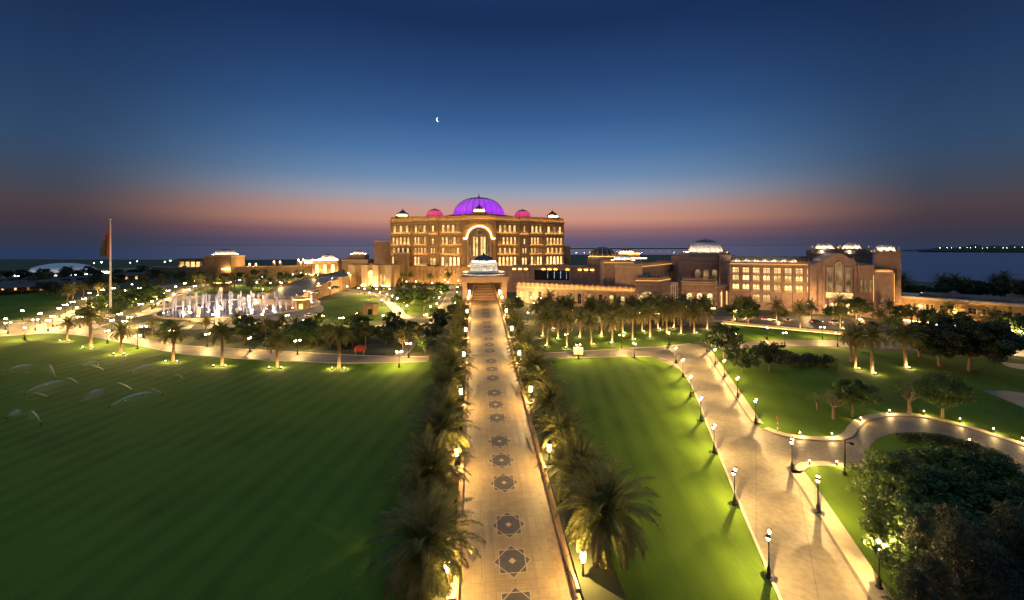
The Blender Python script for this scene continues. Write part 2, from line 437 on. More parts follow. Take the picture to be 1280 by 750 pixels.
mb = MB(); mb.poly([(-70000, -500, -3), (70000, -500, -3), (70000, 70000, -3), (-70000, 70000, -3)])
struct(mb.build('sea', M['sea']))
mb = MB()
coast = [(-3000, 960), (-1300, 930), (-620, 900), (-300, 960), (0, 1100), (175, 1450), (640, 1450), (560, 900), (430, 560), (345, 372), (352, 320), (395, 292), (700, 245), (2500, 190), (2500, -200), (-3000, -200)]
mb.prism(list(reversed(coast)), -6, 0.0)
struct(mb.build('ground', M['soil']))

def line(*px): return smooth_line([G(*p) for p in px], 5)
def sheet(name, pts, z, mat):
    mb = MB(); mb.poly([(p[0], p[1], z) for p in pts]); return struct(mb.build(name, mat))
# the big lawn before the palace, cut by the walkway
path_low = line((-140, 427), (0, 421), (60, 416.5), (100, 419.5), (130, 424), (162, 430), (223, 442), (300, 448.5), (364, 452), (430, 454), (500, 453.5), (536, 452))
path_up = line((-140, 411), (0, 405), (60, 402), (100, 405.5), (130, 411), (170, 422), (223, 431.5), (300, 436.5), (364, 440), (430, 443.5), (500, 446), (536, 446))
pts = path_low + [ax(y, -9.4) for y in range(100, 9, -6)] + [Vector((-150, 10, 0))]
sheet('lawn', pts, 0.02, M['grass'])
rl = line((824, 447.5), (840, 453), (853, 464), (868, 488), (889, 541), (918, 612), (962, 715), (1020, 850))
cp_low = line((676, 449), (700, 448), (740, 447), (790, 446), (815, 446.5))
pts = cp_low + rl + [ax(y, 9.4) for y in range(16, 103, 6)]
sheet('lawn', pts, 0.02, M['grass'])
# roads
rr = line((882, 437), (896, 460), (917, 492), (938, 524), (957, 545), (970, 563), (987, 588), (1010, 622), (1070, 718), (1150, 846))
mb = MB(); band(mb, rl, rr[:len(rl)] if len(rr) >= len(rl) else rr, 0.03)
mb = MB(); mb.poly([(p[0], p[1], 0.03) for p in rl + list(reversed(rr))]); struct(mb.build('road', M['road']))
cp_up = line((676, 442), (722, 439.5), (780, 436), (836, 432.5), (868, 430), (884, 436))
mb = MB(); mb.poly([(p[0], p[1], 0.034) for p in cp_up + [G(886, 446), G(850, 462)] + list(reversed(cp_low))]); struct(mb.build('path', M['road']))
br_up = line((944, 531), (957, 538), (985, 547), (1020, 551), (1050, 551), (1066, 546), (1073, 536), (1085, 526), (1110, 521), (1150, 522), (1200, 533), (1240, 545), (1290, 562), (1360, 590))
br_lo = line((968, 562), (987, 587), (1001, 579), (1030, 577.5), (1060, 580), (1085, 578), (1088, 558), (1100, 547), (1124, 541), (1160, 541), (1190, 546), (1233, 561), (1266, 584), (1330, 640))
mb = MB(); mb.poly([(p[0], p[1], 0.036) for p in br_up + list(reversed(br_lo))]); struct(mb.build('side_road', M['road']))
# pavements with a dark gutter line and kerbs
def offset_line(ln, d):
    out = []
    for i, p in enumerate(ln):
        t = ln[min(i+1, len(ln)-1)] - ln[max(i-1, 0)]; t.z = 0; t.normalize()
        out.append(p + Vector((t.y, -t.x, 0)) * d)
    return out
def pavement(ln, side, wd):
    mb = MB(); A = ln; B = offset_line(ln, side * wd)
    n = len(A)
    vs = [(p.x, p.y, 0.0) for p in A] + [(p.x, p.y, 0.13) for p in A] + [(p.x, p.y, 0.13) for p in B] + [(p.x, p.y, 0.0) for p in B]
    mb.add(vs, [f for i in range(n-1) for f in ((i, i+1, n+i+1, n+i), (n+i, n+i+1, 2*n+i+1, 2*n+i), (2*n+i, 2*n+i+1, 3*n+i+1, 3*n+i))])
    struct(mb.build('pavement', M['pave']))
    mb = MB(); A2 = offset_line(ln, -side * 0.06); B2 = offset_line(ln, -side * 0.30)
    band(mb, A2, B2, 0.042); struct(mb.build('gutter', M['gutter']))
i1 = min(range(len(rr)), key=lambda i: (rr[i] - G(947, 534)).length)
i2 = min(range(len(rr)), key=lambda i: (rr[i] - G(988, 590)).length)
pavement(rr[:i1], -1, 1.5)
pavement(rr[i2:], -1, 1.7)
pavement(br_up[4:], -1, 1.3)
pavement(br_lo[5:24], 1, 1.1)
for nm, ln in (('kerb', offset_line(rl, 0.12)), ('kerb', cp_low), ('kerb', cp_up[:-6]), ('kerb', path_low), ('kerb', path_up)):
    mb = MB(); ribbon(mb, ln, 0.14, 0.0, 0, 0.14); struct(mb.build(nm, M['kerb']))
mb = MB(); band(mb, path_up, path_low, 0.03); struct(mb.build('path', M['road']))
# the park east of the road
sheet('park_lawn', [G(*p) for p in ((895, 436), (960, 434), (1050, 436), (1170, 442), (1300, 452), (1420, 470))] + [Vector((150, 55, 0)), Vector((150, 10, 0)), G(1190, 870)] + list(reversed(rr)), 0.012, M['grass2'])
sheet('path', [G(*p) for p in ((890, 431), (960, 425), (1040, 425), (1160, 431), (1290, 438), (1420, 446), (1420, 455), (1290, 446), (1160, 438), (1040, 432.5), (960, 433), (905, 437))], 0.03, M['road'])
sheet('lawn', [G(*p) for p in ((905, 404), (960, 409), (1050, 417), (1050, 424), (960, 424), (890, 430), (850, 424))], 0.016, M['grass'])
sheet('lawn', [G(*p) for p in ((676, 416), (760, 412), (850, 414), (880, 424), (868, 429), (836, 431), (780, 434.5), (722, 438.5), (676, 441))], 0.02, M['grass2'])
sheet('car_park', [G(*p) for p in ((840, 399), (905, 395), (1090, 396), (1180, 402), (1180, 412), (1060, 413), (960, 406), (900, 401.5), (850, 408))], 0.016, M['road'])
sheet('path', [G(*p) for p in ((1228, 488), (1258, 488.5), (1300, 494), (1400, 506), (1400, 545), (1290, 514))], 0.024, M['road'])
sheet('path', [G(*p) for p in ((1245, 452), (1300, 457), (1300, 466), (1262, 459))], 0.024, M['pave'])
# forecourt and roads west of the walkway
def road(name, hw, z, *px):
    ln = line(*px); mb = MB(); ribbon(mb, ln, hw, z); struct(mb.build(name, M['road']))
    for s in (1, -1):
        mb = MB(); ribbon(mb, offset_line(ln, s * (hw + 0.12)), 0.13, 0.0, 0, 0.13); struct(mb.build('kerb', M['kerb']))
    return ln
road('road', 4.2, 0.026, (96, 413), (130, 402), (165, 395), (195, 388), (213, 375), (230, 364), (258, 355), (300, 350), (380, 351))
road('road', 3.4, 0.022, (40, 412), (72, 402), (97, 390), (121, 379), (160, 366), (230, 354))
road('road', 5.0, 0.034, (170, 405), (215, 409), (280, 407), (345, 404), (392, 398))
road('road', 3.2, 0.030, (400, 402), (388, 391), (372, 383), (350, 378))
road('road', 2.2, 0.028, (430, 361), (455, 365), (476, 370), (492, 383), (503, 395), (525, 398), (545, 393), (557, 381), (563, 368), (567, 356))
road('path', 1.6, 0.024, (455, 409), (500, 407), (560, 404))
road('path', 1.3, 0.02, (500, 445), (515, 430), (535, 410), (545, 398))
sheet('lawn', [G(*p) for p in ((386, 389), (412, 375), (452, 368), (472, 375), (487, 388), (494, 398), (455, 404), (405, 403))], 0.012, M['grass'])
sheet('lawn', [G(*p) for p in ((505, 378), (530, 372), (545, 376), (541, 388), (528, 394), (510, 392), (500, 384))], 0.012, M['grass2'])
sheet('lawn', [G(*p) for p in ((-60, 372), (50, 366), (90, 372), (60, 390), (20, 400), (-60, 402))], 0.012, M['grass2'])
sheet('lawn', [G(*p) for p in ((240, 364), (300, 356), (380, 356), (372, 362), (330, 366), (262, 370))], 0.012, M['grass'])
sheet('plaza', [G(300 + 105 * math.cos(a), 386 + 19 * math.sin(a)) for a in [2 * PI * k / 40 for k in range(40)]], 0.04, M['pave'])

# ------------------------------------------------------------------ the raised walkway
wk = bpy.data.objects.new('walkway', None); col.objects.link(wk); struct(wk)
def strip(mb, o0, o1, y0, y1, dz, mi=0, n=1):
    for k in range(n):
        a, b = y0 + (y1 - y0) * k / n, y0 + (y1 - y0) * (k + 1) / n
        mb.add([ax(a, o0, wz(a) + dz), ax(a, o1, wz(a) + dz), ax(b, o1, wz(b) + dz), ax(b, o0, wz(b) + dz)], [(0, 1, 2, 3)], mi)
Y0, Y1, HW = 12.0, 146.0, 4.9
mb = MB(); strip(mb, -HW, HW, Y0, Y1, 0.0); mb.build('paved_floor', M['paving'], wk)
for s in (-1, 1):
    mb = MB(); strip(mb, min(s*3.75, s*4.9), max(s*3.75, s*4.9), Y0, Y1, 0.012); mb.build('border_strip', M['border'], wk)
    mb = MB(); strip(mb, min(s*2.75, s*2.95), max(s*2.75, s*2.95), Y0, Y1, 0.012); mb.build('border_line', M['inlay_mid'], wk)
    mb = MB()                                     # parapet with its coping, down to the lawn
    for (o0, o1, t, z0, mi) in ((HW, HW + 0.35, 0.75, None, 0), (HW - 0.06, HW + 0.43, 0.90, 0.75, 1)):
        a0, a1 = s * o0, s * o1
        if a0 > a1: a0, a1 = a1, a0
        q = []
        for y in (Y0, Y1):
            zb = -0.5 if z0 is None else wz(y) + z0
            q += [ax(y, a0, zb), ax(y, a1, zb), ax(y, a1, wz(y) + t), ax(y, a0, wz(y) + t)]
        mb.add(q, [(0,1,2,3), (7,6,5,4), (0,4,5,1), (1,5,6,2), (2,6,7,3), (3,7,4,0)], mi)
    mb.build('parapet', [M['stone_dark'], M['stone']], wk)
    mb = MB()                                     # planting shelf outside the parapet
    a0, a1 = sorted((s * (HW + 0.36), s * 9.3))
    q = []
    for y in (Y0, Y1): q += [ax(y, a0, -0.5), ax(y, a1, -0.5), ax(y, a1, 0.15), ax(y, a0, max(0.3, wz(y) - 0.8))]
    mb.add(q, [(0,1,2,3), (7,6,5,4), (0,4,5,1), (1,5,6,2), (2,6,7,3), (3,7,4,0)])
    struct(mb.build('planting_bed', M['soil']))
mb = MB()
for k in range(-1, 8):
    y = 44.8 + 15.0 * k
    if y > Y0: strip(mb, -HW + 0.02, HW - 0.02, y, y + 0.28, 0.016)
mb.build('step_line', M['inlay_mid'], wk)
def medallion(Y):
    T = lambda x, y, dz: ax(Y + y, x, wz(Y + y) + dz)
    mb = MB()
    def sq(r0, r1, rot, dz, mi):
        a = [(r0 * math.cos(rot + PI/2*k), r0 * math.sin(rot + PI/2*k)) for k in range(4)]
        b = [(r1 * math.cos(rot + PI/2*k), r1 * math.sin(rot + PI/2*k)) for k in range(4)]
        for k in range(4):
            k2 = (k + 1) % 4
            mb.add([T(*a[k], dz), T(*a[k2], dz), T(*b[k2], dz), T(*b[k], dz)], [(0, 1, 2, 3)], mi)
    def star(r, dz, mi):
        ri = r * 0.765; p = []
        for k in range(16):
            a = PI / 8 * k; rr_ = r if k % 2 == 0 else ri
            p.append(T(rr_ * math.cos(a), rr_ * math.sin(a), dz))
        mb.add(p + [T(0, 0, dz)], [(k, (k+1) % 16, 16) for k in range(16)], mi)
    sq(2.95, 2.78, PI/4, 0.018, 1); sq(2.6, 2.5, PI/4, 0.018, 1)
    star(1.78, 0.022, 0)
    sq(1.80, 1.68, 0, 0.030, 2); sq(1.80, 1.68, PI/4, 0.034, 2)
    c = [T(0.34*math.cos(PI/2*k), 0.34*math.sin(PI/2*k), 0.040) for k in range(4)]
    mb.add(c, [(0,1,2,3)], 2)
    mb.build('medallion', [M['inlay_dark'], M['inlay_mid'], M['inlay_pale']], wk)
for k in range(-2, 8):
    for j in (-4.3, 0, 4.3):
        y = 52.2 + 15.0 * k + j
        if 18 < y < 143: medallion(y)
#@@BUILD
# ------------------------------------------------------------------ building kit (local frame: x along the front, -y towards the viewer)
def arch_pts(w, h, n=7, point=0.0):
    r = w / 2
    if h <= r: r2 = h * 0.6
    else: r2 = r
    pts = [(-r, 0.0)]
    for k in range(n + 1):
        a = PI - PI * k / n
        pts.append((r * math.cos(a), h - r2 * (1 + point) + r2 * (1 + point) * math.sin(a)))
    pts.append((r, 0.0))
    return pts
def arch_light(mb, cx, z0, w, h, fr=0.22, yf=-0.45, yp=-0.06, mf=0, mp=1, n=7, rect=False, base=0.0):
    o = [(-w/2, 0), (-w/2, h), (w/2, h), (w/2, 0)] if rect else arch_pts(w, h, n)
    wi, hi = w - 2*fr, h - fr
    i_ = [(-wi/2, 0), (-wi/2, hi), (wi/2, hi), (wi/2, 0)] if rect else arch_pts(wi, hi, n)
    k = len(o)
    yf, yp, yb = yf + base, yp + base, base
    vs = [(cx+x, yb, z0+z) for x, z in o] + [(cx+x, yf, z0+z) for x, z in o] + [(cx+x, yf, z0+z) for x, z in i_] + [(cx+x, yp, z0+z) for x, z in i_]
    fs = []
    for j in range(k - 1):
        fs += [(j, j+1, k+j+1, k+j), (k+j, k+j+1, 2*k+j+1, 2*k+j), (2*k+j, 2*k+j+1, 3*k+j+1, 3*k+j)]
    mb.add(vs, fs, mf)
    mb.add([(cx+x, yp, z0+z) for x, z in i_], [tuple(range(k))], mp)
def window(parent, cx, z0, n, pitch, w, h, mats=None, rect=False, sill=True, base=0.0, depth=0.45, name='window', fr=0.22, mull=True):
    """one group of n lights with a common sill"""
    mb = MB()
    for k in range(n):
        x = cx + (k - (n - 1) / 2) * pitch
        arch_light(mb, x, z0, w, h, fr, -depth, -0.06, 0, 1, 7, rect, base)
        if mull:
            mb.box(x - 0.05, x + 0.05, base - 0.16, base - 0.07, z0, z0 + h * 0.72, 2)
            mb.box(x - w/2 + fr, x + w/2 - fr, base - 0.17, base - 0.075, z0 + h * 0.45, z0 + h * 0.45 + 0.1, 2)
    if sill:
        W = (n - 1) * pitch / 2 + w / 2 + 0.25
        mb.box(cx - W, cx + W, base - depth - 0.25, base - 0.001, z0 - 0.35, z0 - 0.002, 0)
    return mb.build(name, mats or [M['trim'], R.choice([M['pane'], M['pane'], M['pane_hot']]), M['stone_dark']], parent)
def cove(parent, x0, x1, z, y=0.0, d=0.9, lip=0.35, mat='strip', mats=None):
    """projecting ledge with a light strip lying behind its lip"""
    mb = MB()
    mb.box(x0, x1, y - d, y - 0.002, z - 0.5, z); mb.box(x0, x1, y - d, y - d + 0.12, z + 0.001, z + lip)
    c = mb.build('cornice', [mats or M['trim']], parent)
    mb = MB(); mb.box(x0 + 0.2, x1 - 0.2, y - d + 0.28, y - d + 0.44, z + 0.002, z + 0.12)
    mb.build('light_strip', [M[mat]], c)
    return c
def dome(parent, c, r, h, cap=0.28, n=28, mat='mosaic', base=0.8, light=None, finial=2.0, ribs=14, name='dome', lip=0.5, lr=1.06):
    """c = centre of its base; dark tile cap on a paler shell, ribs, finial and a ring of flood light behind a lip"""
    mb = MB(); prof = []
    for k in range(13):
        t = k / 12
        prof.append((r * math.cos(t * PI/2) ** 0.85 if k < 12 else 0.001, base + h * math.sin(t * PI/2) ** 1.05))
    k0 = next(i for i, p in enumerate(prof) if p[1] > base + h * (1 - cap))
    mb.lathe(prof[:k0+1], n, c, 0); mb.lathe(prof[k0:], n, c, 1)
    mb.lathe([(r * lr + 0.9, 0), (r * lr + 0.9, base * 0.6), (r * lr + 0.5, base), (r * 0.99, base)], n, c, 2)
    for k in range(ribs):
        a = 2 * PI * k / ribs
        p = [(c[0] + (q[0] + 0.06) * math.cos(a), c[1] + (q[0] + 0.06) * math.sin(a), c[2] + q[1]) for q in prof[:-1]]
        mb.tube(p, [0.10 + 0.012 * r] * len(p), 4, 2, False)
    o = mb.build(name, [M[mat], M['roof'], M['trim']], parent)
    mb = MB()
    mb.lathe([(0.30*finial/2, 0), (0.42*finial/2, 0.2*finial), (0.12*finial/2, 0.35*finial), (0.26*finial/2, 0.5*finial), (0.08*finial/2, 0.62*finial), (0.01, finial)], 8, (c[0], c[1], c[2] + base + h - 0.1), 0)
    mb.build('finial', [M['trim']], o)
    if light:
        mb = MB(); ri = r * lr
        mb.lathe([(ri + 0.1, base + 0.06), (ri + 0.1, base + 0.16), (ri + 0.42, base + 0.16), (ri + 0.42, base + 0.06)], n, c, 0)
        mb.build('light_strip', [M[light]], o)
        mb = MB(); mb.lathe([(ri + 0.62, base * 0.9), (ri + 0.62, base + lip), (ri + 0.75, base + lip), (ri + 0.75, base * 0.9)], n, c, 0)
        mb.build('dome_lip', [M['trim']], o)
    return o
def flood_ring(parent, c, r, mat):
    mb = MB(); mb.lathe([(r, 0), (r, 0.15), (r + 0.4, 0.15), (r + 0.4, 0)], 40, c); mb.build('light_strip', [M[mat]], parent)
def merlons(mb, x0, x1, y0, y1, z, mi=0, w=1.0, h=0.9, gap=0.8):
    n = max(1, int((x1 - x0) / (w + gap)))
    for k in range(n):
        a = x0 + (x1 - x0) * (k + 0.5) / n
        mb.box(a - w/2, a + w/2, y0, y1, z, z + h, mi)
def bld(name, p, rz, label, cat='building', group=None):
    return thing(name, (p[0], p[1], 0.0), rz, label, cat, group)
def two(pL, pR):
    d = pR - pL
    return math.atan2(d.y, d.x), math.hypot(d.x, d.y)

# ------------------------------------------------------------------ the palace
pal = bld('palace', ax(325), AXT, 'huge sandstone palace with a purple lit dome closing the end of the paved walkway')
BAYS = [('D', 13.4, 33.0), ('C', 33.0, 41.5), ('B', 41.5, 56.0), ('A', 56.0, 76.5)]
def vv(u): return 27.0 * (abs(u) / 75.0) ** 2
for s in (-1, 1):
    for nm, u0, u1 in BAYS:
        a, b = (s*u0, s*u1) if s > 0 else (s*u1, s*u0)
        pa, pb = Vector((a, vv(a), 0)), Vector((b, vv(b), 0))
        Ln = (pb - pa).length; ang = math.atan2(pb.y - pa.y, pb.x - pa.x)
        h = Ln / 2
        mb = MB()
        pr = -1.3 if nm == 'C' else 0.0
        mb.box(-h, h, pr, 16, 0, 53.4, 0); mb.box(-h, h, pr + 0.1, pr + 0.6, 53.402, 54.5, 0); mb.box(-h, h, pr - 0.25, pr + 0.7, 54.502, 54.8, 1)
        # corbels, string courses, pilasters
        for z in (48.9, 39.2, 30.0): mb.box(-h + 0.02, h - 0.02, pr - 0.28, pr - 0.003, z, z + 0.45, 1)
        for x in (-h + 0.75, h - 0.75): mb.box(x - 0.7, x + 0.7, pr - 0.42, pr - 0.004, 14.3, 51.0, 0)
        merlons(mb, -h, h, pr + 0.1, pr + 0.5, 54.802, 0, 0.8, 0.5, 0.7)
        wl = mb.build('wall', [M['stone'], M['trim']], pal)
        wl.location = ((pa.x + pb.x) / 2, (pa.y + pb.y) / 2, 0); wl.rotation_euler = (0, 0, ang)
        cove(wl, -h, h, 51.5, pr, 1.7, 0.25, 'strip')
        if nm == 'C':
            cove(wl, -h, h, 39.9, pr, 0.9, 0.3, 'strip_soft')
            window(wl, 0, 42.2, 1, 1, 1.6, 5.0, base=pr); window(wl, 0, 32.0, 1, 1, 1.5, 4.6, base=pr)
            window(wl, 0, 24.4, 2, 2.4, 1.5, 4.2, rect=True, base=pr); window(wl, 0, 14.8, 2, 2.6, 2.2, 6.0, base=pr)
        else:
            q = {'A': (3, 5, 4, 5), 'B': (3, 4, 4, 4), 'D': (4, 5, 4, 5)}[nm]
            sp = Ln - 3.6
            hot = [M['trim'], M['pane_hot'], M['stone_dark']]; wm = [M['trim'], M['pane'], M['stone_dark']]
            for n_, z, hh, wf, rect, mt in ((q[0], 41.9, 5.9, 0.56, False, wm), (q[1], 31.9, 6.0, 0.60, False, wm), (q[2], 24.3, 4.6, 0.5, True, wm), (q[3], 14.7, 6.9, 0.68, False, hot)):
                pitch = sp / n_
                for k in range(n_):
                    if R.random() < 0.14: mt2 = [M['trim'], M['pane_dim'], M['stone_dark']]
                    else: mt2 = mt
                    window(wl, (k - (n_ - 1) / 2) * pitch, z, 1, 1, min(3.0, pitch * wf), hh, mt2, rect, True, 0.0, 0.5, fr=0.28)
            for z, mt in ((40.6, 'strip_soft'), (30.9, 'strip_soft'), (23.0, 'strip_soft'), (14.0, 'strip_soft')):
                cove(wl, -h + 1.5, h - 1.5, z, 0.0, 1.5, 0.3, mt)
        # podium under the bay
        mb = MB()
        mb.box(-h - 0.4, h + 0.4, pr - 6.0, pr - 0.5, 0, 13.2, 0); mb.box(-h - 0.4, h + 0.4, pr - 6.25, pr - 5.6, 13.202, 14.1, 1)
        for k in range(int(Ln / 3.2)):
            x = -h + (k + 0.5) * Ln / int(Ln / 3.2)
            mb.box(x - 0.35, x + 0.35, pr - 6.3, pr - 6.003, 0, 12.2, 0)
        pd = mb.build('podium', [M['stone'], M['stone_dark']], wl)
        mb = MB(); mb.box(-h, h, pr - 8.2, pr - 7.9, 0.3, 0.45); mb.build('light_strip', [M['strip']], wl)
        mb = MB(); mb.box(-h, h, pr - 8.9, pr - 8.7, 0, 1.2); mb.build('light_screen', [M['stone']], wl)
    # rooftop kiosk and side dome
    k = Vector((s * 66.0, vv(66) + 7.5, 54.0))
    mb = MB()
    mb.box(k.x-5.6, k.x+5.6, k.y-5.6, k.y+5.6, 53.9, 55.0, 1)
    mb.lathe([(8.6, 55.0), (6.3, 56.4)], 4, (k.x, k.y, 0), 1, PI/4)
    mb.box(k.x-4.0, k.x+4.0, k.y-4.0, k.y+4.0, 56.3, 58.0, 2)
    mb.lathe([(6.7, 58.0), (4.2, 59.4), (1.4, 61.2), (0.3, 62.2), (0.15, 63.2), (0.01, 64.0)], 4, (k.x, k.y, 0), 1, PI/4)
    ki = mb.build('roof_kiosk', [M['stone'], M['roof'], M['white']], pal)
    mb = MB(); mb.box(k.x-4.3, k.x+4.3, k.y-4.7, k.y-4.5, 56.5, 56.62); mb.build('light_strip', [M['flood']], ki)
    dome(pal, (s * 37.3, vv(37) + 8.5, 53.9), 7.0, 6.6, 0.28, 28, 'emissive_pink', 0.9, None, 2.6, 12, 'side_dome')
# central portal block
mb = MB()
mb.box(-13.4, 13.4, -6.0, 16, 0, 55.5, 0)
for x in (-11.9, 11.9):
    mb.box(x - 1.5, x + 1.5, -6.7, -6.003, 0, 54.0, 0)
mb.box(-13.9, 13.9, -6.9, -6.004, 54.002, 54.9, 1)
merlons(mb, -13.4, 13.4, -5.9, -5.4, 55.502, 0, 0.9, 0.9, 0.7)
for k in range(9):                                  # carved courses above the arch
    mb.box(-10.2, 10.2, -6.12, -6.006, 48.0 + k * 0.62, 48.3 + k * 0.62, 0)
po = mb.build('portal_block', [M['stone'], M['trim']], pal)
cove(po, -13.4, 13.4, 51.6, -6.0, 1.5, 0.3, 'strip_soft')
mb = MB()
arch_light(mb, 0, 14.3, 19.4, 31.6, 1.1, -1.0, -0.08, 0, 1, 18, False, -6.0)
ar = mb.build('great_arch', [M['trim'], M['stone_dark']], po)
mb = MB()
pts = [(x, -7.15, 14.3 + z + 0.15) for x, z in arch_pts(19.9, 31.9, 18)][1:-1]
mb.tube(pts, [0.16] * len(pts), 5); mb.box(-12.6, -9.9, -7.2, -7.0, 36.2, 36.45); mb.box(9.9, 12.6, -7.2, -7.0, 36.2, 36.45)
mb.build('arch_light_line', [M['strip_soft']], ar)
for x in (-4.1, -1.9, 1.9, 4.1):
    window(ar, x, 22.4, 1, 1, 1.9, 15.6, [M['trim'], M['pane'], M['stone_dark']], base=-6.1, depth=0.5, fr=0.25)
window(ar, 0, 39.5, 1, 1, 5.0, 4.4, [M['trim'], M['pane_dim'], M['stone_dark']], base=-6.1)
for x in (-7.4, 7.4):
    window(ar, x, 24.5, 1, 1, 1.5, 9.0, [M['trim'], M['pane_dim'], M['stone_dark']], base=-6.1)
mb = MB(); mb.box(-9, 9, -8.6, -8.4, 14.35, 14.5); mb.build('light_strip', [M['strip']], po)
mb = MB(); mb.box(-13.6, 13.6, -12.0, -6.008, 0, 14.2); mb.build('podium', [M['stone']], po)
# drum, main dome and the pavilion before it
mb = MB(); mb.lathe([(29.6, 53.3), (29.6, 56.25), (29.0, 56.25), (29.0, 55.56), (24.6, 55.56), (24.4, 56.0), (23.7, 56.4), (23.5, 57.0), (0.1, 57.0)], 40, (0, 27, 0)); mb.box(-58, 58, 16.01, 44, 0, 53.6); mb.build('drum', [M['stone_dark']], pal)
dome(pal, (0, 27, 57.0), 22.0, 14.8, 0.16, 48, 'emissive_purple', 0.9, None, 5.0, 24, 'main_dome')
flood_ring(pal, (0, 27, 55.62), 28.2, 'purple')
mb = MB()
mb.box(-5.6, 5.6, -5.0, 6.0, 55.52, 57.4, 0); mb.lathe([(7.8, 57.4), (6.2, 58.5)], 4, (0, 0.5, 0), 1, PI/4)
mb.box(-4.2, 4.2, -3.7, 4.7, 58.4, 60.1, 2); mb.lathe([(6.4, 60.1), (3.6, 61.5), (1.0, 63.3), (0.01, 65.2)], 4, (0, 0.5, 0), 1, PI/4)
pv = mb.build('roof_pavilion', [M['stone'], M['roof'], M['white']], pal)
mb = MB(); mb.box(-4.4, 4.4, -4.5, -4.3, 58.6, 58.75); mb.build('light_strip', [M['flood']], pv)
# stepped tower before the west wing
mb = MB(); mb.box(-70, -57.5, 8, 24, 0, 24.0, 0); mb.box(-70.4, -57.1, 7.6, 24, 24.002, 25.0, 1)
for x in (-69, -66.5, -61, -58.5): mb.box(x - 0.6, x + 0.6, 7.4, 7.996, 0, 23, 0)
mb.build('wing_tower', [M['stone'], M['trim']], pal)
for u0, u1, zt in ((-92, -78, 34), (78, 84, 30)):
    mb = MB(); mb.box(u0, u1, 34, 56, 0, zt, 0); mb.box(u0 - 0.3, u1 + 0.3, 33.7, 56, zt + 0.002, zt + 0.8, 1); mb.build('end_wing', [M['stone_dark'], M['trim']], pal)

# ------------------------------------------------------------------ portal over the head of the walkway
gate = bld('walkway_portal', ax(142), AXT, 'stone portal with a heavy lintel where the paved walkway meets the stairs')
mb = MB()
for s in (-1, 1):
    a, b = sorted((s * 6.3, s * 7.9)); mb.box(a, b, 0, 22, 0, 17.2, 0)
    a, b = sorted((s * 5.3, s * 6.298)); mb.box(a, b, 1.0, 3.0, 8, 12.0, 1)
mb.build('pier', [M['stone_pink'], M['trim']], gate)
mb = MB(); mb.box(-8.3, 8.3, -0.8, 3.2, 17.202, 18.5, 0); mb.box(-8.7, 8.7, -1.2, 3.0, 18.502, 19.3, 1); mb.box(-8.2, 8.2, 3.21, 34, 17.204, 19.2, 0); mb.build('lintel', [M['stone_dark'], M['stone_dark']], gate)
mb = MB()
for k in range(26):
    t = k / 26; hw = 4.6 - 1.6 * t
    mb.box(-hw, hw, 3.2 + k * 0.6, 3.2 + (k + 1) * 0.6, 8.0, 10.2 + k * 0.19, 0 if k % 4 else 1)
mb.build('stairs', [M['stone_pink'], M['inlay_dark']], gate)
for s in (-1, 1):
    q = []
    for k in (0, 26):
        t = k / 26; hw = (4.75 - 1.6 * t) * s; z = 11.2 + 0.19 * k; y = 3.2 + k * 0.6
        q += [(hw, y, 8), (hw + s*0.5, y, 8), (hw + s*0.5, y, z), (hw, y, z)]
    mb = MB(); mb.add(q, [(0,1,2,3), (7,6,5,4), (0,4,5,1), (1,5,6,2), (2,6,7,3), (3,7,4,0)]); mb.build('balustrade', [M['trim']], gate)
    mb = MB(); mb.lathe([(0.12, 0), (0.12, 0.7), (0.3, 0.9), (0.3, 1.4), (0.05, 1.7)], 6, (s * 5.5, 4.6, 12.2)); mb.build('lantern', [M['flood']], gate)
mb = MB(); mb.box(-6.3, 6.3, 19.0, 20.0, 8, 17.2); mb.build('rear_wall', [M['stone_pink']], gate)
# glazed lantern on its deck
fo = bld('fountain_pavilion', ax(157), AXT, 'white round drum with a dark glass dome on the deck above the portal')
mb = MB()
mb.lathe([(6.6, 19.3), (6.6, 20.0), (5.9, 20.2), (5.6, 20.4), (5.2, 22.8), (5.5, 23.2), (5.5, 23.6), (4.2, 24.1), (3.9, 24.4)], 28); mb.build('drum', [M['white']], fo)
mb = MB()
for k in range(12):
    a = 2 * PI * k / 12; p = []
    for x, z in arch_pts(2.1, 2.2, 6):
        aa = a + x / 5.6; rr_ = 5.62 - 0.165 * z
        p.append((rr_ * math.cos(aa), rr_ * math.sin(aa), 20.5 + z))
    mb.tube(p, [0.09] * len(p), 4)
mb.build('arch_moulding', [M['trim']], fo)
mb = MB(); mb.lathe([(3.9, 24.3), (3.7, 25.1), (3.0, 25.8), (1.8, 26.4), (0.6, 26.7), (0.1, 27.5)], 24); mb.build('glass_dome', [M['glass']], fo)
mb = MB(); mb.lathe([(7.6, 19.4), (7.6, 19.5), (7.8, 19.5), (7.8, 19.4)], 28); mb.lathe([(4.5, 24.1), (4.5, 24.2), (4.65, 24.2), (4.65, 24.1)], 28); mb.build('light_ring', [M['coolwhite']], fo)
mb = MB(); mb.lathe([(8.1, 19.3), (8.1, 20.1), (8.3, 20.1), (8.3, 19.3)], 28); mb.build('kerb_ring', [M['trim']], fo)

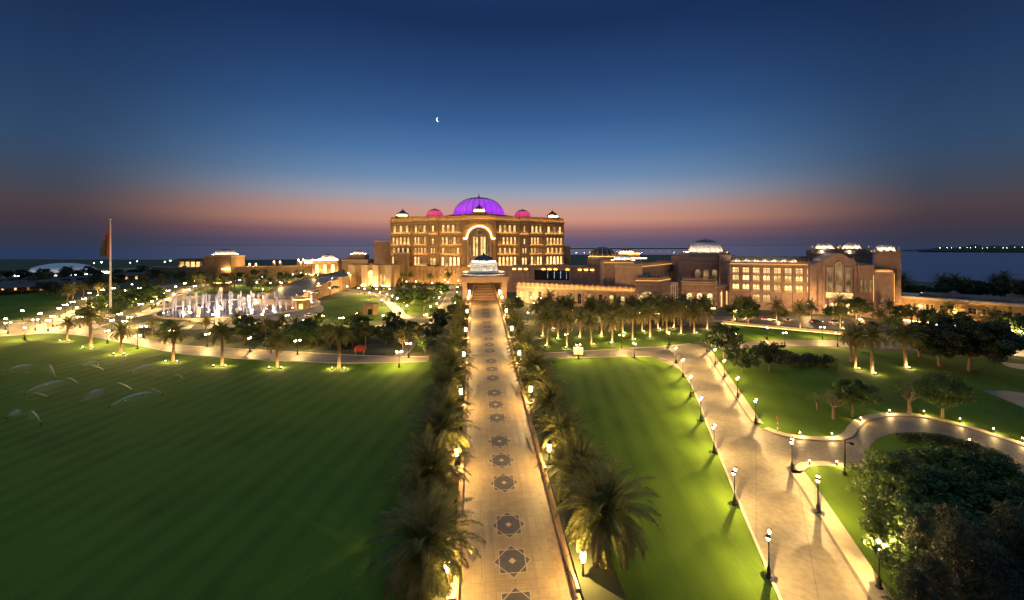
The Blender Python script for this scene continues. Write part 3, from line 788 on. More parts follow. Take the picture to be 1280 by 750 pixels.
# ------------------------------------------------------------------ terrace walls east of the portal
def fr(px0, px1, Ya, Yb):
    a, b = Vector(((px0-640)*Ya/F, Ya, 0)), Vector(((px1-640)*Yb/F, Yb, 0))
    rz, L = two(a, b); return a, rz, L
a, rz, L = fr(632, 752, 262, 250)
tw = bld('terrace_wall', a, rz, 'tall panelled terrace wall with a blue lit recess below the palace arcade', 'wall')
mb = MB(); mb.box(0, L, 0, 30, 0, 16.6, 0); mb.box(-0.3, L + 0.3, -0.5, 2, 16.602, 17.4, 1)
nP = 16
for k in range(nP + 1):
    x = L * k / nP
    if not (L*0.30 < x < L*0.68): mb.box(x - 0.5, x + 0.5, -0.5, -0.003, 0, 15.8, 0)
mb.build('wall', [M['stone_pink'], M['stone_dark']], tw)
for k in range(nP):
    x = L * (k + 0.5) / nP
    if k in (1, 2, 3, 6, 7, 8, 10, 12, 13, 14):
        mb = MB(); mb.box(x - 1.0, x + 1.0, -0.3, -0.1, 15.1, 15.35); mb.build('light_strip', [M['strip']], tw)
mb = MB(); mb.box(L*0.31, L*0.67, -0.12, -0.004, 8.0, 14.8, 0); mb.build('recess_glazing', [M['glass']], tw)
for q in (0.45, 0.52, 0.585, 0.645):
    mb = MB(); mb.tube([(L*q, -0.35, 9.5), (L*q, -0.35, 14.4)], [0.16, 0.16], 6); mb.build('blue_light_tube', [M['pane_blue']], tw)
mb = MB(); mb.box(L*0.27, L*0.7, -5, -0.01, 7.0, 7.7); mb.box(L*0.27, L*0.7, -5, -4.8, 7.702, 8.7); mb.build('balcony', [M['stone_pink']], tw)
a, rz, L = fr(646, 800, 214, 188)
rv = bld('viaduct', a, rz, 'long low arcaded viaduct with a balustrade and glowing cornice behind the palm grove')
mb = MB(); mb.box(0, L, 0, 12, 0, 8.0, 0); mb.box(0, L, 0.2, 0.7, 8.6, 10.4, 0)
for k in range(24): x = L * (k + 0.5) / 24; mb.box(x - 0.45, x + 0.45, -0.35, -0.003, 0, 7.4, 0); mb.box(x - 0.4, x + 0.4, 0.0, 0.9, 8.602, 10.9, 1)
mb.build('wall', [M['stone_pink'], M['trim']], rv)
cove(rv, 0, L, 8.55, 0.2, 1.0, 0.25, 'strip')
for k in range(12):
    x = L * (k + 0.5) / 12
    window(rv, x, 1.2, 1, 1, 2.6, 5.2, [M['stone_dark'], R.choice([M['pane_dim'], M['glass'], M['pane']]), M['stone_dark']], True, False, name='opening')

# ------------------------------------------------------------------ east wing, from the walkway outwards
def block(name, label, px0, px1, Ya, Yb, z1, depth, mat='stone_pink', z0=0.0, strip='strip', cat='building', mer=True):
    a, rz, L = fr(px0, px1, Ya, Yb)
    t = bld(name, a, rz, label, cat)
    mb = MB(); mb.box(0, L, 0, depth, z0, z1 - 0.8, 0); mb.box(-0.3, L + 0.3, -0.35, depth + 0.3, z1 - 0.798, z1 - 0.3, 1)
    for z in (z1 * 0.55, z1 * 0.86): mb.box(-0.12, L + 0.12, -0.16, -0.004, z, z + 0.35, 1)
    wl = mb.build('wall', [M[mat], M['trim']], t)
    mb = MB(); mb.box(0.2, L - 0.2, 0.5, 0.9, z1 - 0.298, z1 + 0.9, 0)
    mb.box(L - 0.9, L - 0.5, 0.91, depth, z1 - 0.298, z1 + 0.9, 0); mb.box(0.5, 0.9, 0.91, depth, z1 - 0.298, z1 + 0.9, 0)
    if mer: merlons(mb, 0.2, L - 0.2, 0.52, 0.88, z1 + 0.902, 0, 0.7, 0.5, 0.6)
    mb.build('parapet', [M[mat]], t)
    if strip:
        mb = MB(); mb.box(0.1, L - 0.1, -0.1, 0.08, z1 - 0.297, z1 - 0.16); mb.box(L + 0.0, L + 0.15, 0.2, depth, z1 - 0.297, z1 - 0.16); mb.build('light_strip', [M['edge']], t)
    return t, L
t, L = block('corner_block', 'square sandstone block with a glowing cornice and a small lit dome behind the palms', 754, 792, 208, 206, 21.8, 16)
window(t, L*0.5, 7.5, 1, 1, 2.6, 6.5, [M['trim'], M['pane_dim'], M['stone_dark']], name='window')
mb = MB()
for x in (0.8, L*0.33, L*0.67, L - 0.8): mb.box(x - 0.5, x + 0.5, -0.3, -0.003, 0, 20.4, 0)
mb.build('pilaster', [M['stone_pink']], t)
dome(t, (L*0.72, 8, 22.0), 4.6, 3.3, 0.12, 20, 'mosaic', 0.5, 'domewhite', 1.2, 10, 'lit_dome', 0.3, 1.3)
a = P(753, 309, 262)
t = bld('dark_domed_hall', (a.x, a.y), 0.0, 'hall with a wide black dome over a lit band beyond the corner block')
mb = MB(); mb.lathe([(9.8, 0), (9.8, 21), (10.2, 21.2), (10.2, 21.8)], 24); mb.build('wall', [M['stone_pink']], t)
dome(t, (0, 0, 21.8), 8.4, 6.6, 0.97, 28, 'mosaic', 1.2, 'strip', 1.4, 14, 'black_dome', 0.3)
a = P(783, 308, 300)
t = bld('tiered_pavilion', (a.x, a.y), 0.1, 'tiered pavilion with a lit roof and small dark dome seen above the corner block')
mb = MB(); mb.box(-12, 12, -8, 8, 0, 21.5, 0); mb.box(-8, 8, -6, 6, 21.502, 24.5, 0); mb.box(-12.4, 12.4, -8.4, 8.4, 20.6, 21.1, 1); mb.build('wall', [M['stone_pink'], M['trim']], t)
dome(t, (0, 0, 24.5), 4.6, 3.4, 0.6, 20, 'mosaic', 0.8, 'domewhite', 1.6, 10, 'dark_dome', 0.2)
for z, x, y in ((21.15, 12, -8.6), (24.6, 8, -6.2)):
    mb = MB(); mb.box(-x, x, y, y + 0.2, z, z + 0.3); mb.build('light_strip', [M['strip']], t)
t, L = block('arched_porch', 'projecting porch with one great lit arch and glowing cornice behind the palm grove', 794, 824.5, 181, 178, 14.8, 14)
mb = MB(); arch_light(mb, L*0.52, 0.6, 8.6, 9.6, 0.6, -0.5, -0.05, 0, 1, 14); mb.build('great_arch', [M['trim'], M['pane_hot']], t)
window(t, L*0.40, 0.6, 1, 1, 1.7, 5.0, [M['trim'], M['pane_hot'], M['stone_dark']], base=-0.06, depth=0.2); window(t, L*0.72, 0.6, 1, 1, 1.2, 4.2, [M['trim'], M['glass'], M['stone_dark']], base=-0.06, depth=0.2)
mb = MB(); mb.box(0.5, L - 0.5, -3.2, -3.0, 0.3, 0.5); mb.build('light_strip', [M['strip']], t)
t, L = block('receding_wing', 'long wing with narrow windows and a glowing cornice running back behind the arched porch', 803, 851, 190, 236, 20.6, 14)
for k in range(9): window(t, L * (k + 0.7) / 9.6, 11.5, 1, 1, 1.5, 4.6, [M['trim'], R.choice([M['pane_dim'], M['glass'], M['pane_dim']]), M['stone_dark']])
t, L = block('side_porch', 'low porch wall with a single lit arch beside the arched porch', 825, 838, 181, 192, 14.6, 10)
window(t, L*0.5, 1.5, 1, 1, 2.4, 5.5, [M['trim'], M['pane_hot'], M['stone_dark']])
t, L = block('entrance_hall', 'tall hall with three arches between two plain towers under a ribbed white dome', 862, 902, 216, 213, 24.0, 34, strip=None)
for k in range(3): window(t, L * (0.25 + 0.26 * k), 10.2, 1, 1, 3.5, 7.8, [M['trim'], R.choice([M['pane_dim'], M['pane_dim']]), M['stone_dark']], depth=0.8, fr=0.5)
dome(t, (L * 0.78, 17, 25.2), 8.9, 7.4, 0.30, 32, 'mosaic', 1.3, 'domewhite', 2.0, 16, 'ribbed_dome', 0.3, 1.3)
mb = MB(); mb.box(L*0.78 - 12, L*0.78 + 12, 6, 30, 23.2, 25.2); mb.build('dome_base', [M['stone_pink']], t)
mb = MB(); mb.box(L*0.4, L*0.6, -0.9, -0.5, 9.0, 9.3); mb.build('light_strip', [M['flood']], t)
for lab, a_, b_, ya, yb, zt in (('plain square tower closing the walkway side of the three arched hall', 848.5, 864, 214, 214, 24.6), ('plain square tower with a lit foot between arched hall and window wing', 900, 913.5, 205, 203, 26.0)):
    t, L = block('square_tower', lab, a_, b_, ya, yb, zt, 10, cat='tower', strip=None)
    mb = MB(); mb.lathe([(1.0, zt), (0.9, zt + 1.2), (0.4, zt + 1.8), (0.02, zt + 2.6)], 10, (L/2, 4, 0)); mb.build('finial', [M['trim']], t)
    mb = MB(); mb.box(0.5, L - 0.5, -2.2, -2.0, 0.3, 0.5); mb.build('light_strip', [M['flood']], t)
t, L = block('curved_arcade', 'low dark arcade with three lit arches at the foot of the tall hall', 852, 896, 196, 192, 13.2, 12, 'stone_dark', strip=None)
for k in range(3): window(t, L * (0.22 + 0.29 * k), 0.8, 1, 1, 3.0, 6.8, [M['trim'], M['pane_hot'], M['stone_dark']], depth=0.6, fr=0.35)
mb = MB(); mb.box(1, L - 1, -2.0, -1.8, 0.3, 0.45); mb.build('light_strip', [M['strip_soft']], t)
a, rz, L = fr(838, 848, 197, 200)
t = bld('pillared_loggia', a, rz, 'bright loggia of white pillars between the side porch and the low dark arcade')
mb = MB(); mb.box(0, L, 2, 5, 0, 11, 0); mb.box(-0.3, L + 0.3, -0.6, 5, 11.002, 12, 1); mb.build('wall', [M['stone_pink'], M['trim']], t)
for k in range(4): mb = MB(); mb.lathe([(0.5, 0), (0.5, 0.5), (0.33, 0.7), (0.3, 10.0), (0.5, 10.6), (0.5, 11)], 8, (L * (k + 0.3) / 3.6, 0, 0)); mb.build('pillar', [M['white']], t)
mb = MB(); mb.box(0.2, L - 0.2, 0.9, 1.2, 0.2, 0.5); mb.build('light_strip', [M['flood']], t)
a, rz, L = fr(896, 912, 192, 200)
t = bld('lit_loggia', a, rz, 'small loggia with glowing openings beside the tower lit from its foot')
mb = MB(); mb.box(0, L, 0, 5, 0, 10, 0); mb.box(-0.3, L + 0.3, -0.4, 5, 10.002, 10.7, 1); mb.build('wall', [M['stone_pink'], M['trim']], t)
for k in range(2): window(t, L * (0.3 + 0.42 * k), 0.8, 1, 1, 2.2, 7.5, [M['trim'], M['pane_hot'], M['stone_dark']])
# the window wing: eight bays of three balconied floors
t, L = block('window_wing', 'long hotel wing with eight columns of lit balcony windows under a glowing cornice', 912, 1022, 194, 180, 21.9, 18)
for k in range(8):
    x = L * (0.075 + 0.121 * k)
    mb = MB(); mb.box(x + L*0.050, x + L*0.071, -0.5, -0.003, 0, 20.6); mb.build('pilaster', [M['stone_pink']], t)
    for z in (4.2, 9.0, 13.4, 16.9)[1:] if k not in (2, 3) else (4.2, 9.0, 13.4, 16.9):
        rect = z > 16
        wn = window(t, x, z, 2, 1.42, 1.4, 3.0, [M['trim'], R.choice([M['pane'], M['pane_hot'], M['pane_hot']]), M['stone_dark']], rect, False, 0.0, 0.35, fr=0.12)
        mb = MB(); mb.box(x - 1.5, x + 1.5, -1.0, -0.36, z - 0.3, z - 0.1); mb.box(x - 1.5, x + 1.5, -1.0, -0.9, z - 0.098, z + 0.75)
        mb.build('balcony', [M['trim']], wn)
for k in range(7):                                    # glowing roof lanterns along the flat roof
    x = L * (0.12 + 0.115 * k)
    mb = MB(); mb.lathe([(1.3, 22.0), (1.3, 22.6), (1.0, 23.1), (0.5, 23.5), (0.05, 23.9)], 12, (x, 10, 0)); mb.lathe([(1.6, 21.6), (1.6, 22.0), (1.3, 22.0)], 12, (x, 10, 0)); mb.build('roof_lantern', [M['white']], t)
    mb = MB(); mb.lathe([(1.75, 22.25), (1.75, 22.4), (1.9, 22.4), (1.9, 22.25)], 12, (x, 10, 0)); mb.build('light_strip', [M['domewhite']], t)
mb = MB(); mb.box(L*0.06, L*0.98, 14, 14.4, 21.6, 25.2); mb.build('roof_screen', [M['glass']], t)
# gabled end of the wing
a, rz, L = fr(1012, 1092, 178, 168)
t = bld('gabled_block', a, rz, 'broad sandstone block with a curved gable over one giant arched window')
pr0 = [(0, 0), (L, 0), (L, 22.4), (L*0.74, 22.8), (L*0.70, 24.6), (L*0.62, 25.2), (L*0.55, 26.6), (L*0.47, 27.2), (L*0.39, 26.6), (L*0.32, 25.2), (L*0.24, 24.6), (L*0.20, 22.8), (0, 22.4)]
mb = MB(); nn = len(pr0)
mb.add([(x, 0, z) for x, z in pr0] + [(x, 22, z) for x, z in pr0], [tuple(range(nn)), tuple(range(2*nn-1, nn-1, -1))] + [(i, nn+i, nn+(i+1) % nn, (i+1) % nn) for i in range(nn)])
for x0, x1 in ((0, L*0.11), (L*0.2, L*0.245), (L*0.695, L*0.74)): mb.box(x0, x1, -0.9, -0.004, 0, 21.9, 0)
mb.box(L*0.745, L*0.99, -1.6, -0.005, 0, 22.0, 0)
mb.build('wall', [M['stone_pink'], M['trim']], t)
mb = MB(); arch_light(mb, L*0.47, 10.0, L*0.14, 13.5, 0.4, -0.8, -0.05, 0, 1, 12); mb.build('centre_window', [M['trim'], M['pane_dim']], t)
for x in (0.325, 0.615):
    mb = MB(); arch_light(mb, L*x, 10.0, L*0.11, 11.0, 0.4, -0.7, -0.05, 0, 1, 4, True); mb.build('side_window', [M['trim'], M['pane_dim']], t)
mb = MB(); mb.box(L*0.26, L*0.68, -1.0, -0.81, 7.6, 9.9); mb.build('lit_spandrel', [M['pane']], t)
for x in (0.80, 0.86, 0.93): window(t, L*x, 11.0, 1, 1, 1.1, 5.0, [M['trim'], M['pane_dim'], M['stone_dark']], base=-1.6)
for k in range(6): window(t, L * (0.27 + 0.085 * k), 1.0, 1, 1, 1.9, 4.6, [M['trim'], R.choice([M['pane'], M['pane_hot'], M['pane_dim']]), M['stone_dark']], depth=0.4)
for i, (px, yy, lab) in enumerate(((1031, 196, 'stair turret with a small glowing dome rising behind the window wing'), (1065, 192, 'stair turret with a small glowing dome rising behind the curved gable'))):
    q = P(px, 310, yy)
    d = bld('domed_turret', (q.x, q.y), rz, lab, 'tower', 'domed turrets of the hotel wing')
    mb = MB(); mb.box(-6.5, 6.5, -4, 6, 0, 28.2, 0); mb.box(-6.8, 6.8, -4.3, 6.3, 26.4, 27.0, 1); merlons(mb, -6.5, 6.5, -4, -3.6, 28.202, 0); mb.build('wall', [M['stone_dark'], M['stone_dark']], d)
    dome(d, (0, 1, 28.2), 3.4, 3.0, 0.12, 20, 'mosaic', 0.5, 'domewhite', 1.6, 10, 'lit_dome', 0.2, 1.3)
    for sx in (-5.6, 5.6):
        mb = MB(); mb.lathe([(0.5, 28.2), (0.5, 29.4), (0.7, 29.5), (0.3, 30.1), (0.02, 30.8)], 8, (sx, -3, 0)); mb.build('pinnacle', [M['trim']], d)
    mb = MB(); mb.lathe([(0.25, 27.2), (0.25, 27.6)], 6, (-2, -4.6, 0)); mb.build('roof_light', [M['glow_far']], d)
a, rz, L = fr(1093, 1117, 166, 162)
t = bld('end_tower', a, rz, 'dark end tower with light lined corners and a small domed top by the sea')
mb = MB(); mb.box(0, L, 0, 12, 0, 20.4, 0); mb.box(-0.2, L + 2.2, 3, 14, 0, 26.8, 1); mb.box(0.8, L + 2.4, 2.8, 14.2, 26.802, 27.6, 1)
merlons(mb, 0, L + 2, 3, 3.4, 27.602, 1)
for x in (0.4, L - 0.4): mb.box(x - 0.4, x + 0.4, -0.4, -0.003, 0, 19.8, 0)
mb.build('wall', [M['stone_pink'], M['stone_dark']], t)
cove(t, 0, L, 19.4, 0, 0.8, 0.2, 'strip')
for x, z0, z1 in ((-0.25, 7, 18), (L + 0.2, 1, 19)):
    mb = MB(); mb.box(x - 0.06, x + 0.06, -0.75, -0.6, z0, z1); mb.build('corner_light', [M['edge']], t)
dome(t, (L*0.55, 8.5, 27.5), 3.0, 2.9, 0.12, 20, 'mosaic', 0.5, 'domewhite', 1.6, 10, 'lit_dome', 0.2, 1.3)
for sx in (0.4, L + 1.6):
    mb = MB(); mb.lathe([(0.5, 27.6), (0.5, 28.6), (0.7, 28.7), (0.3, 29.3), (0.02, 30.2)], 8, (sx, 4.4, 0)); mb.build('pinnacle', [M['trim']], t)
# low annex toward the sea
a, rz, L = fr(1117, 1282, 168, 140)
t = bld('annex', a, rz, 'long low orange lit annex with a flat roof and square windows before the sea')
mb = MB(); mb.box(0, L, 0, 18, 0, 8.6, 0); mb.box(-0.4, L + 0.4, -0.5, 18.4, 8.602, 9.4, 1); mb.box(L*0.2, L*0.98, 5, 17, 9.402, 10.4, 2)
for k in range(7): x = L * (k + 0.2) / 7; mb.box(x - 0.3, x + 0.3, -0.2, -0.003, 0, 8.4, 0)
mb.build('wall', [M['stone'], M['trim'], M['flatroof']], t)
for x in (0.24, 0.31, 0.42, 0.47, 0.64, 0.74, 0.82): window(t, L*x, 4.6, 1, 1, 2.4, 2.4, [M['trim'], R.choice([M['glass'], M['glass'], M['pane_dim']]), M['stone_dark']], True, True, depth=0.25)
mb = MB(); mb.box(L*0.12, L*0.97, -7.2, -7.0, 0.3, 0.5); mb.build('light_strip', [M['strip']], t)
mb = MB(); mb.lathe([(3.4, 10.4), (0.02, 12.2)], 4, (L*0.46, 11, 0), 0, PI/4); mb.build('roof_light', [M['flatroof']], t)

# floodlights washing the fronts
FH = MB(); FH.box(-0.5, 0.5, -0.3, 0.3, 0.35, 0.95); FH.box(-0.08, 0.08, -0.08, 0.08, 0.0, 0.35); FHm = FH.mesh('housing', [M['dark_metal']])
FG = MB(); FG.box(-0.45, 0.45, 0.302, 0.33, 0.4, 0.9); FGm = FG.mesh('lens', [M['lens']])
def flood(q, aim, power, lab, group, size=1.7, color=(1.0, 0.55, 0.19)):
    q, aim = Vector(q), Vector(aim); d = aim - q
    t = inst([('housing', FHm, None), ('lens', FGm, None)], 'floodlight', q, math.atan2(d.y, d.x) - PI/2, 1.0, lab, 'floodlight', group)
    light(t, (0, 0.42, 0.7), power, color, (0, math.hypot(d.x, d.y), d.z), size, 0.8, 'flood_light')
Tm = Matrix.Translation(ax(325)) @ Matrix.Rotation(AXT, 4, 'Z')
for i in range(11):
    u = -75 + 15.0 * i
    if abs(u) < 1: continue
    v = vv(u) - 30
    flood(Tm @ Vector((u, v, 0)), Tm @ Vector((u, vv(u), 34)), FLOOD_PALACE, 'ground floodlight aimed at the palace front, ' + nth(i - (i > 5)) + ' counting eastwards', 'floodlights before the palace')
for i, (px, py, zz, pw) in enumerate(((770, 372, 14, 1), (812, 378, 10, 0.6), (880, 380, 16, 1), (935, 385, 14, 1), (985, 388, 14, 1), (1040, 392, 16, 1), (1075, 394, 14, 0.8))):
    q = G(px, py + 13); b_ = G(px, py + 4); tgt = Vector((b_.x * 1.12, b_.y * 1.12, zz))
    flood(q, tgt, FLOOD_EAST * pw, 'ground floodlight before the east wing, ' + nth(i) + ' counting towards the sea', 'floodlights before the east wing', 1.9, (1.0, 0.60, 0.30))
# ------------------------------------------------------------------ buildings west of the walkway
t, L = block('gateway_block', 'gateway with tall lit pylons and a glowing entrance beside the palace', 438, 492, 300, 296, 16.0, 12, 'stone', strip=None)
for x in (0.06, 0.36, 0.62, 0.9):
    mb = MB(); mb.box(L*x - 2.2, L*x + 2.2, -2.5, -0.004, 0, 15.4); mb.box(L*x - 2.6, L*x + 2.6, -2.9, -0.005, 15.402, 16.2); py = mb.build('pylon', [M['trim']], t)
    mb = MB(); mb.box(L*x - 1.8, L*x + 1.8, -4.2, -4.0, 1.0, 1.2); mb.build('light_strip', [M['flood']], py)
window(t, L*0.49, 1.0, 1, 1, 6.6, 11.5, [M['trim'], M['pane_hot'], M['stone_dark']], depth=0.8, fr=0.5)
window(t, L*0.76, 1.0, 2, 4, 3.0, 8.0, [M['trim'], M['pane'], M['stone_dark']])
a = P(448, 310, 380)
t = bld('stepped_pavilion', (a.x, a.y), 0.05, 'dark stepped pavilion crowned by a lit dome behind the gateway')
mb = MB(); mb.box(-12, 12, -10, 10, 0, 18, 0); mb.box(-8, 8, -7, 7, 18.002, 22, 0); mb.box(-12.4, 12.4, -10.4, 10.4, 17.0, 17.6, 1); mb.build('wall', [M['stone_dark'], M['trim']], t)
dome(t, (0, 0, 22), 5.2, 3.6, 0.15, 20, 'mosaic', 0.6, 'domewhite', 1.6, 10, 'lit_dome', 0.2, 1.3)
mb = MB(); mb.box(-11, 11, -12, -11.8, 0.3, 0.6); mb.build('light_strip', [M['flood']], t)
for (px, Yd, w_, h_, lab) in ((410, 420, 13, 15, 'square pavilion with a bright dome among the west garden lamps'), (385, 455, 8, 11, 'smaller domed pavilion farther along the garden wall')):
    a = P(px, 310, Yd)
    t = bld('domed_pavilion', (a.x, a.y), 0.08, lab)
    mb = MB(); mb.box(-w_, w_, -8, 8, 0, h_, 0); mb.box(-w_ - 0.5, w_ + 0.5, -8.5, 8.5, h_ + 0.002, h_ + 1, 1); mb.build('wall', [M['stone'], M['trim']], t)
    dome(t, (0, 0, h_ + 1), w_ * 0.5, w_ * 0.4, 0.15, 20, 'mosaic', 0.8, 'domewhite', 1.6, 10, 'lit_dome', 0.2, 1.3)
    for k in range(3): window(t, (k - 1) * w_ * 0.6, 2.0, 1, 1, w_ * 0.3, h_ * 0.65, [M['trim'], M['pane_hot'], M['stone_dark']], base=-8)
    mb = MB(); mb.box(-w_, w_, -10.4, -10.1, 0.3, 0.7); mb.box(-w_, w_, -9.3, -9.0, h_ + 1.1, h_ + 1.4); mb.build('light_strip', [M['flood']], t)
a = P(272, 320, 385)
t = bld('domed_gatehouse', (a.x, a.y), 0.0, 'square gatehouse with a white lit dome on the garden wall')
mb = MB(); mb.box(-13, 13, 0, 20, 0, 20.0, 0); mb.box(-13.5, 13.5, -0.5, 20.5, 20.002, 21, 1)
for k in range(7): x = -9 + 2.0 * k; mb.box(x - 0.4, x + 0.4, -0.4, -0.003, 6, 18, 0)
mb.build('wall', [M['stone'], M['trim']], t)
dome(t, (2, 8, 21), 9.0, 5.4, 0.3, 24, 'mosaic', 1.0, 'domewhite', 1.6, 12, 'white_dome', 0.2, 1.15)
mb = MB(); mb.box(6, 13, -2.2, -1.9, 8.0, 8.4); mb.build('light_strip', [M['flood']], t)
a = P(238, 325, 470)
t = bld('orange_hall', (a.x, a.y), -0.05, 'low hall with an orange lit front beyond the garden wall')
mb = MB(); mb.box(-15, 15, 0, 14, 0, 14.5, 0); mb.box(-15.5, 15.5, -1, 14.5, 14.502, 15.4, 1); mb.build('wall', [M['stone'], M['roof']], t)
for k in range(4): window(t, -10 + 6.6 * k, 6.0, 1, 1, 5.0, 6.0, [M['trim'], M['pane'], M['stone_dark']], True, depth=0.3)
mb = MB(); mb.box(-14.5, 14.5, -1.6, -1.3, 5.4, 5.6); mb.build('light_strip', [M['strip']], t)
# curved garden wall with pedestals
gw = [P(px, 340, Yd) for px, Yd in ((192, 395), (235, 385), (290, 392), (340, 405), (384, 420), (402, 425))]
gl = smooth_line([Vector((p.x, p.y, 0)) for p in gw], 5)
mb = MB(); ribbon(mb, gl, 1.5, 0.0, 0, 9.5); ribbon(mb, offset_line(gl, 0.0), 1.8, 9.52, 1, 0.6)
g = mb.build('garden_wall', [M['stone'], M['trim']]); tag(g, 'long curved sandstone wall with lamps on top behind the fountain gardens', 'wall')
# white tent dome
a = P(79, 343, 432)
t = bld('tent_dome', (a.x, a.y), 0.0, 'wide white shallow tent dome beyond the dark trees by the flagpole', 'tent')
mb = MB(); mb.lathe([(25.5 * math.cos(k / 10 * PI/2) + 0.01, 3 + 9.0 * math.sin(k / 10 * PI/2)) for k in range(11)], 36); mb.build('membrane', [M['white']], t, True)
mb = MB(); mb.lathe([(25.6, 0), (25.6, 3.0)], 36); mb.build('base_wall', [M['stone_dark']], t)
flood_ring(t, (0, 0, 0.4), 36.0, 'tent_fill')  # added ring of light on the ground that brightens the membrane
# far houses under the trees on the west edge
for i, (px, py, w_, lab) in enumerate(((12, 364, 26, 'low lit house front at the rim of the west park'), (52, 361, 10, 'small cottage with one bright window among dark trees'), (88, 356, 9, 'cottage with a lit doorway beyond the tent side trees'), (158, 350, 12, 'cottage with warm windows by the service road'))):
    q = G(px, py)
    t = bld('cottage', (q.x, q.y), R.uniform(-0.2, 0.2), lab, 'house')
    mb = MB(); mb.box(-w_, w_, 0, 9, 0, 4.2, 0); mb.lathe([(w_ * 1.5, 4.2), (w_ * 0.7, 6.0), (0.1, 6.2)], 4, (0, 4.5, 0), 1, PI/4); mb.build('wall', [M['stone'], M['roof']], t)
    for k in range(max(2, int(w_ / 4))):
        window(t, -w_ + (k + 0.5) * 2 * w_ / max(2, int(w_ / 4)), 0.8, 1, 1, 2.2, 2.6, [M['trim'], R.choice([M['pane_hot'], M['pane'], M['pane_dim']]), M['stone_dark']], True)
# elevated ramp with retaining wall
rp = bld('ramp', (0, 0), 0.0, 'dark elevated vehicle ramp on a stone retaining wall above the lawn', 'ramp')
A = [G(*p) for p in ((372, 383), (398, 373), (425, 364), (449, 357))]
B = [G(*p) for p in ((318, 381), (350, 371), (392, 361), (425, 354))]
zt = [3.2, 5.6, 7.6, 9.0]
mb = MB(); n = 4
mb.add([(p.x, p.y, 0) for p in A] + [(p.x, p.y, z) for p, z in zip(A, zt)] + [(p.x, p.y, z) for p, z in zip(B, zt)] + [(p.x, p.y, 0) for p in B],
       [(i, i+1, n+i+1, n+i) for i in range(3)] + [(2*n+i, 2*n+i+1, 3*n+i+1, 3*n+i) for i in range(3)] + [(0, n, 2*n, 3*n), (3, 15, 11, 7)], 0)
mb.build('retaining_wall', [M['stone']], rp)
mb = MB(); mb.add([(p.x, p.y, z + 0.02) for p, z in zip(A, zt)] + [(p.x, p.y, z + 0.02) for p, z in zip(B, zt)], [(i, i+1, n+i+1, n+i) for i in range(3)])
mb.build('roadway', [M['road']], rp)
for k in range(7):
    t_ = k / 6 * 2.999; i = int(t_); f = t_ - i
    p = A[i].lerp(A[i+1], f); z = zt[i] + (zt[i+1] - zt[i]) * f
    mb = MB(); mb.box(p.x - 0.9, p.x + 0.9, p.y - 0.9, p.y + 0.9, 0, z + 1.4, 0); mb.box(p.x - 1.1, p.x + 1.1, p.y - 1.1, p.y + 1.1, z + 1.402, z + 1.8, 1); mb.build('pier', [M['stone'], M['trim']], rp)
mb = MB()
for P_ in (A, B):
    ln = [Vector((p.x, p.y, z)) for p, z in zip(P_, zt)]
    for i in range(3):
        a, b = ln[i], ln[i+1]
        mb.add([a, b, b + Vector((0,0,1.1)), a + Vector((0,0,1.1)), a + Vector((0,0.4,0)), b + Vector((0,0.4,0)), b + Vector((0,0.4,1.1)), a + Vector((0,0.4,1.1))], [(0,1,2,3), (7,6,5,4), (3,2,6,7)])
mb.build('ramp_parapet', [M['stone']], rp)
RAMP_FILL = [(A[0].lerp(A[1], 0.3), 3.9), (A[1], 5.6), (A[1].lerp(A[2], 0.6), 6.8), (A[2].lerp(A[3], 0.4), 8.1), (B[1], 5.6), (B[2], 7.6), (B[0].lerp(B[1], 0.3), 3.9)]
# kiosks
for (px, py, w_, h_, nm, lab) in ((463, 393, 3.0, 4.4, 'kiosk', 'round stone kiosk with pilasters at the corner of the triangular lawn'), (378, 386, 3.6, 4.6, 'kiosk', 'square stone kiosk with a glowing roof edge at the ramp foot'), (279, 364, 4.0, 5.6, 'kiosk', 'small stone pavilion with a lit doorway behind the fountain jets')):
    q = G(px, py); t = bld(nm, (q.x, q.y), 0.3, lab, 'kiosk', 'garden kiosks')
    mb = MB(); mb.lathe([(w_, 0), (w_, h_), (w_ + 0.4, h_ + 0.01), (w_ + 0.4, h_ + 0.5), (0.1, h_ + 0.9)], 8, (0, 0, 0), 0, PI/8)
    for k in range(8): a_ = PI/8 + k * PI/4; mb.tube([(w_ * math.cos(a_), w_ * math.sin(a_), 0), (w_ * math.cos(a_), w_ * math.sin(a_), h_ - 0.1)], [0.28, 0.28], 6)
    mb.build('wall', [M['stone']], t)
    mb = MB(); mb.box(-0.8, 0.8, -w_ - 0.1, -w_ * 0.9, 0.4, 2.8); mb.build('doorway', [M['pane_hot'] if px != 463 else M['glass']], t)
    if px != 463: mb = MB(); mb.lathe([(w_ + 0.45, h_ + 0.15), (w_ + 0.45, h_ + 0.3)], 8, (0, 0, 0), 0, PI/8); mb.build('light_strip', [M['strip']], t)
# red canopy and sign boards, striped marker post
q = G(450, 443); t = thing('canopy', q, 0.2, 'small red domed canopy beside the path below the kiosk shrubs', 'canopy')
mb = MB(); mb.lathe([(1.6, 1.3), (1.55, 1.7), (1.15, 2.2), (0.6, 2.5), (0.02, 2.6)], 16); mb.build('cover', [M['red']], t)
for k in range(4): a_ = PI/4 + k*PI/2; mb = MB(); mb.tube([(1.5*math.cos(a_), 1.5*math.sin(a_), 0), (1.5*math.cos(a_), 1.5*math.sin(a_), 1.5)], [0.06, 0.06], 6); mb.build('post', [M['steel']], t)
q = G(723, 446); t = thing('sign_board', q, -0.1, 'pale square notice board standing by the cross path near the palms', 'sign')
mb = MB(); mb.box(-1.25, 1.25, -0.08, 0.08, 0.6, 2.6); mb.build('panel', [M['trim']], t)
for x in (-1.0, 1.0): mb = MB(); mb.box(x - 0.06, x + 0.06, -0.05, 0.05, 0, 0.6); mb.build('post', [M['dark_metal']], t)
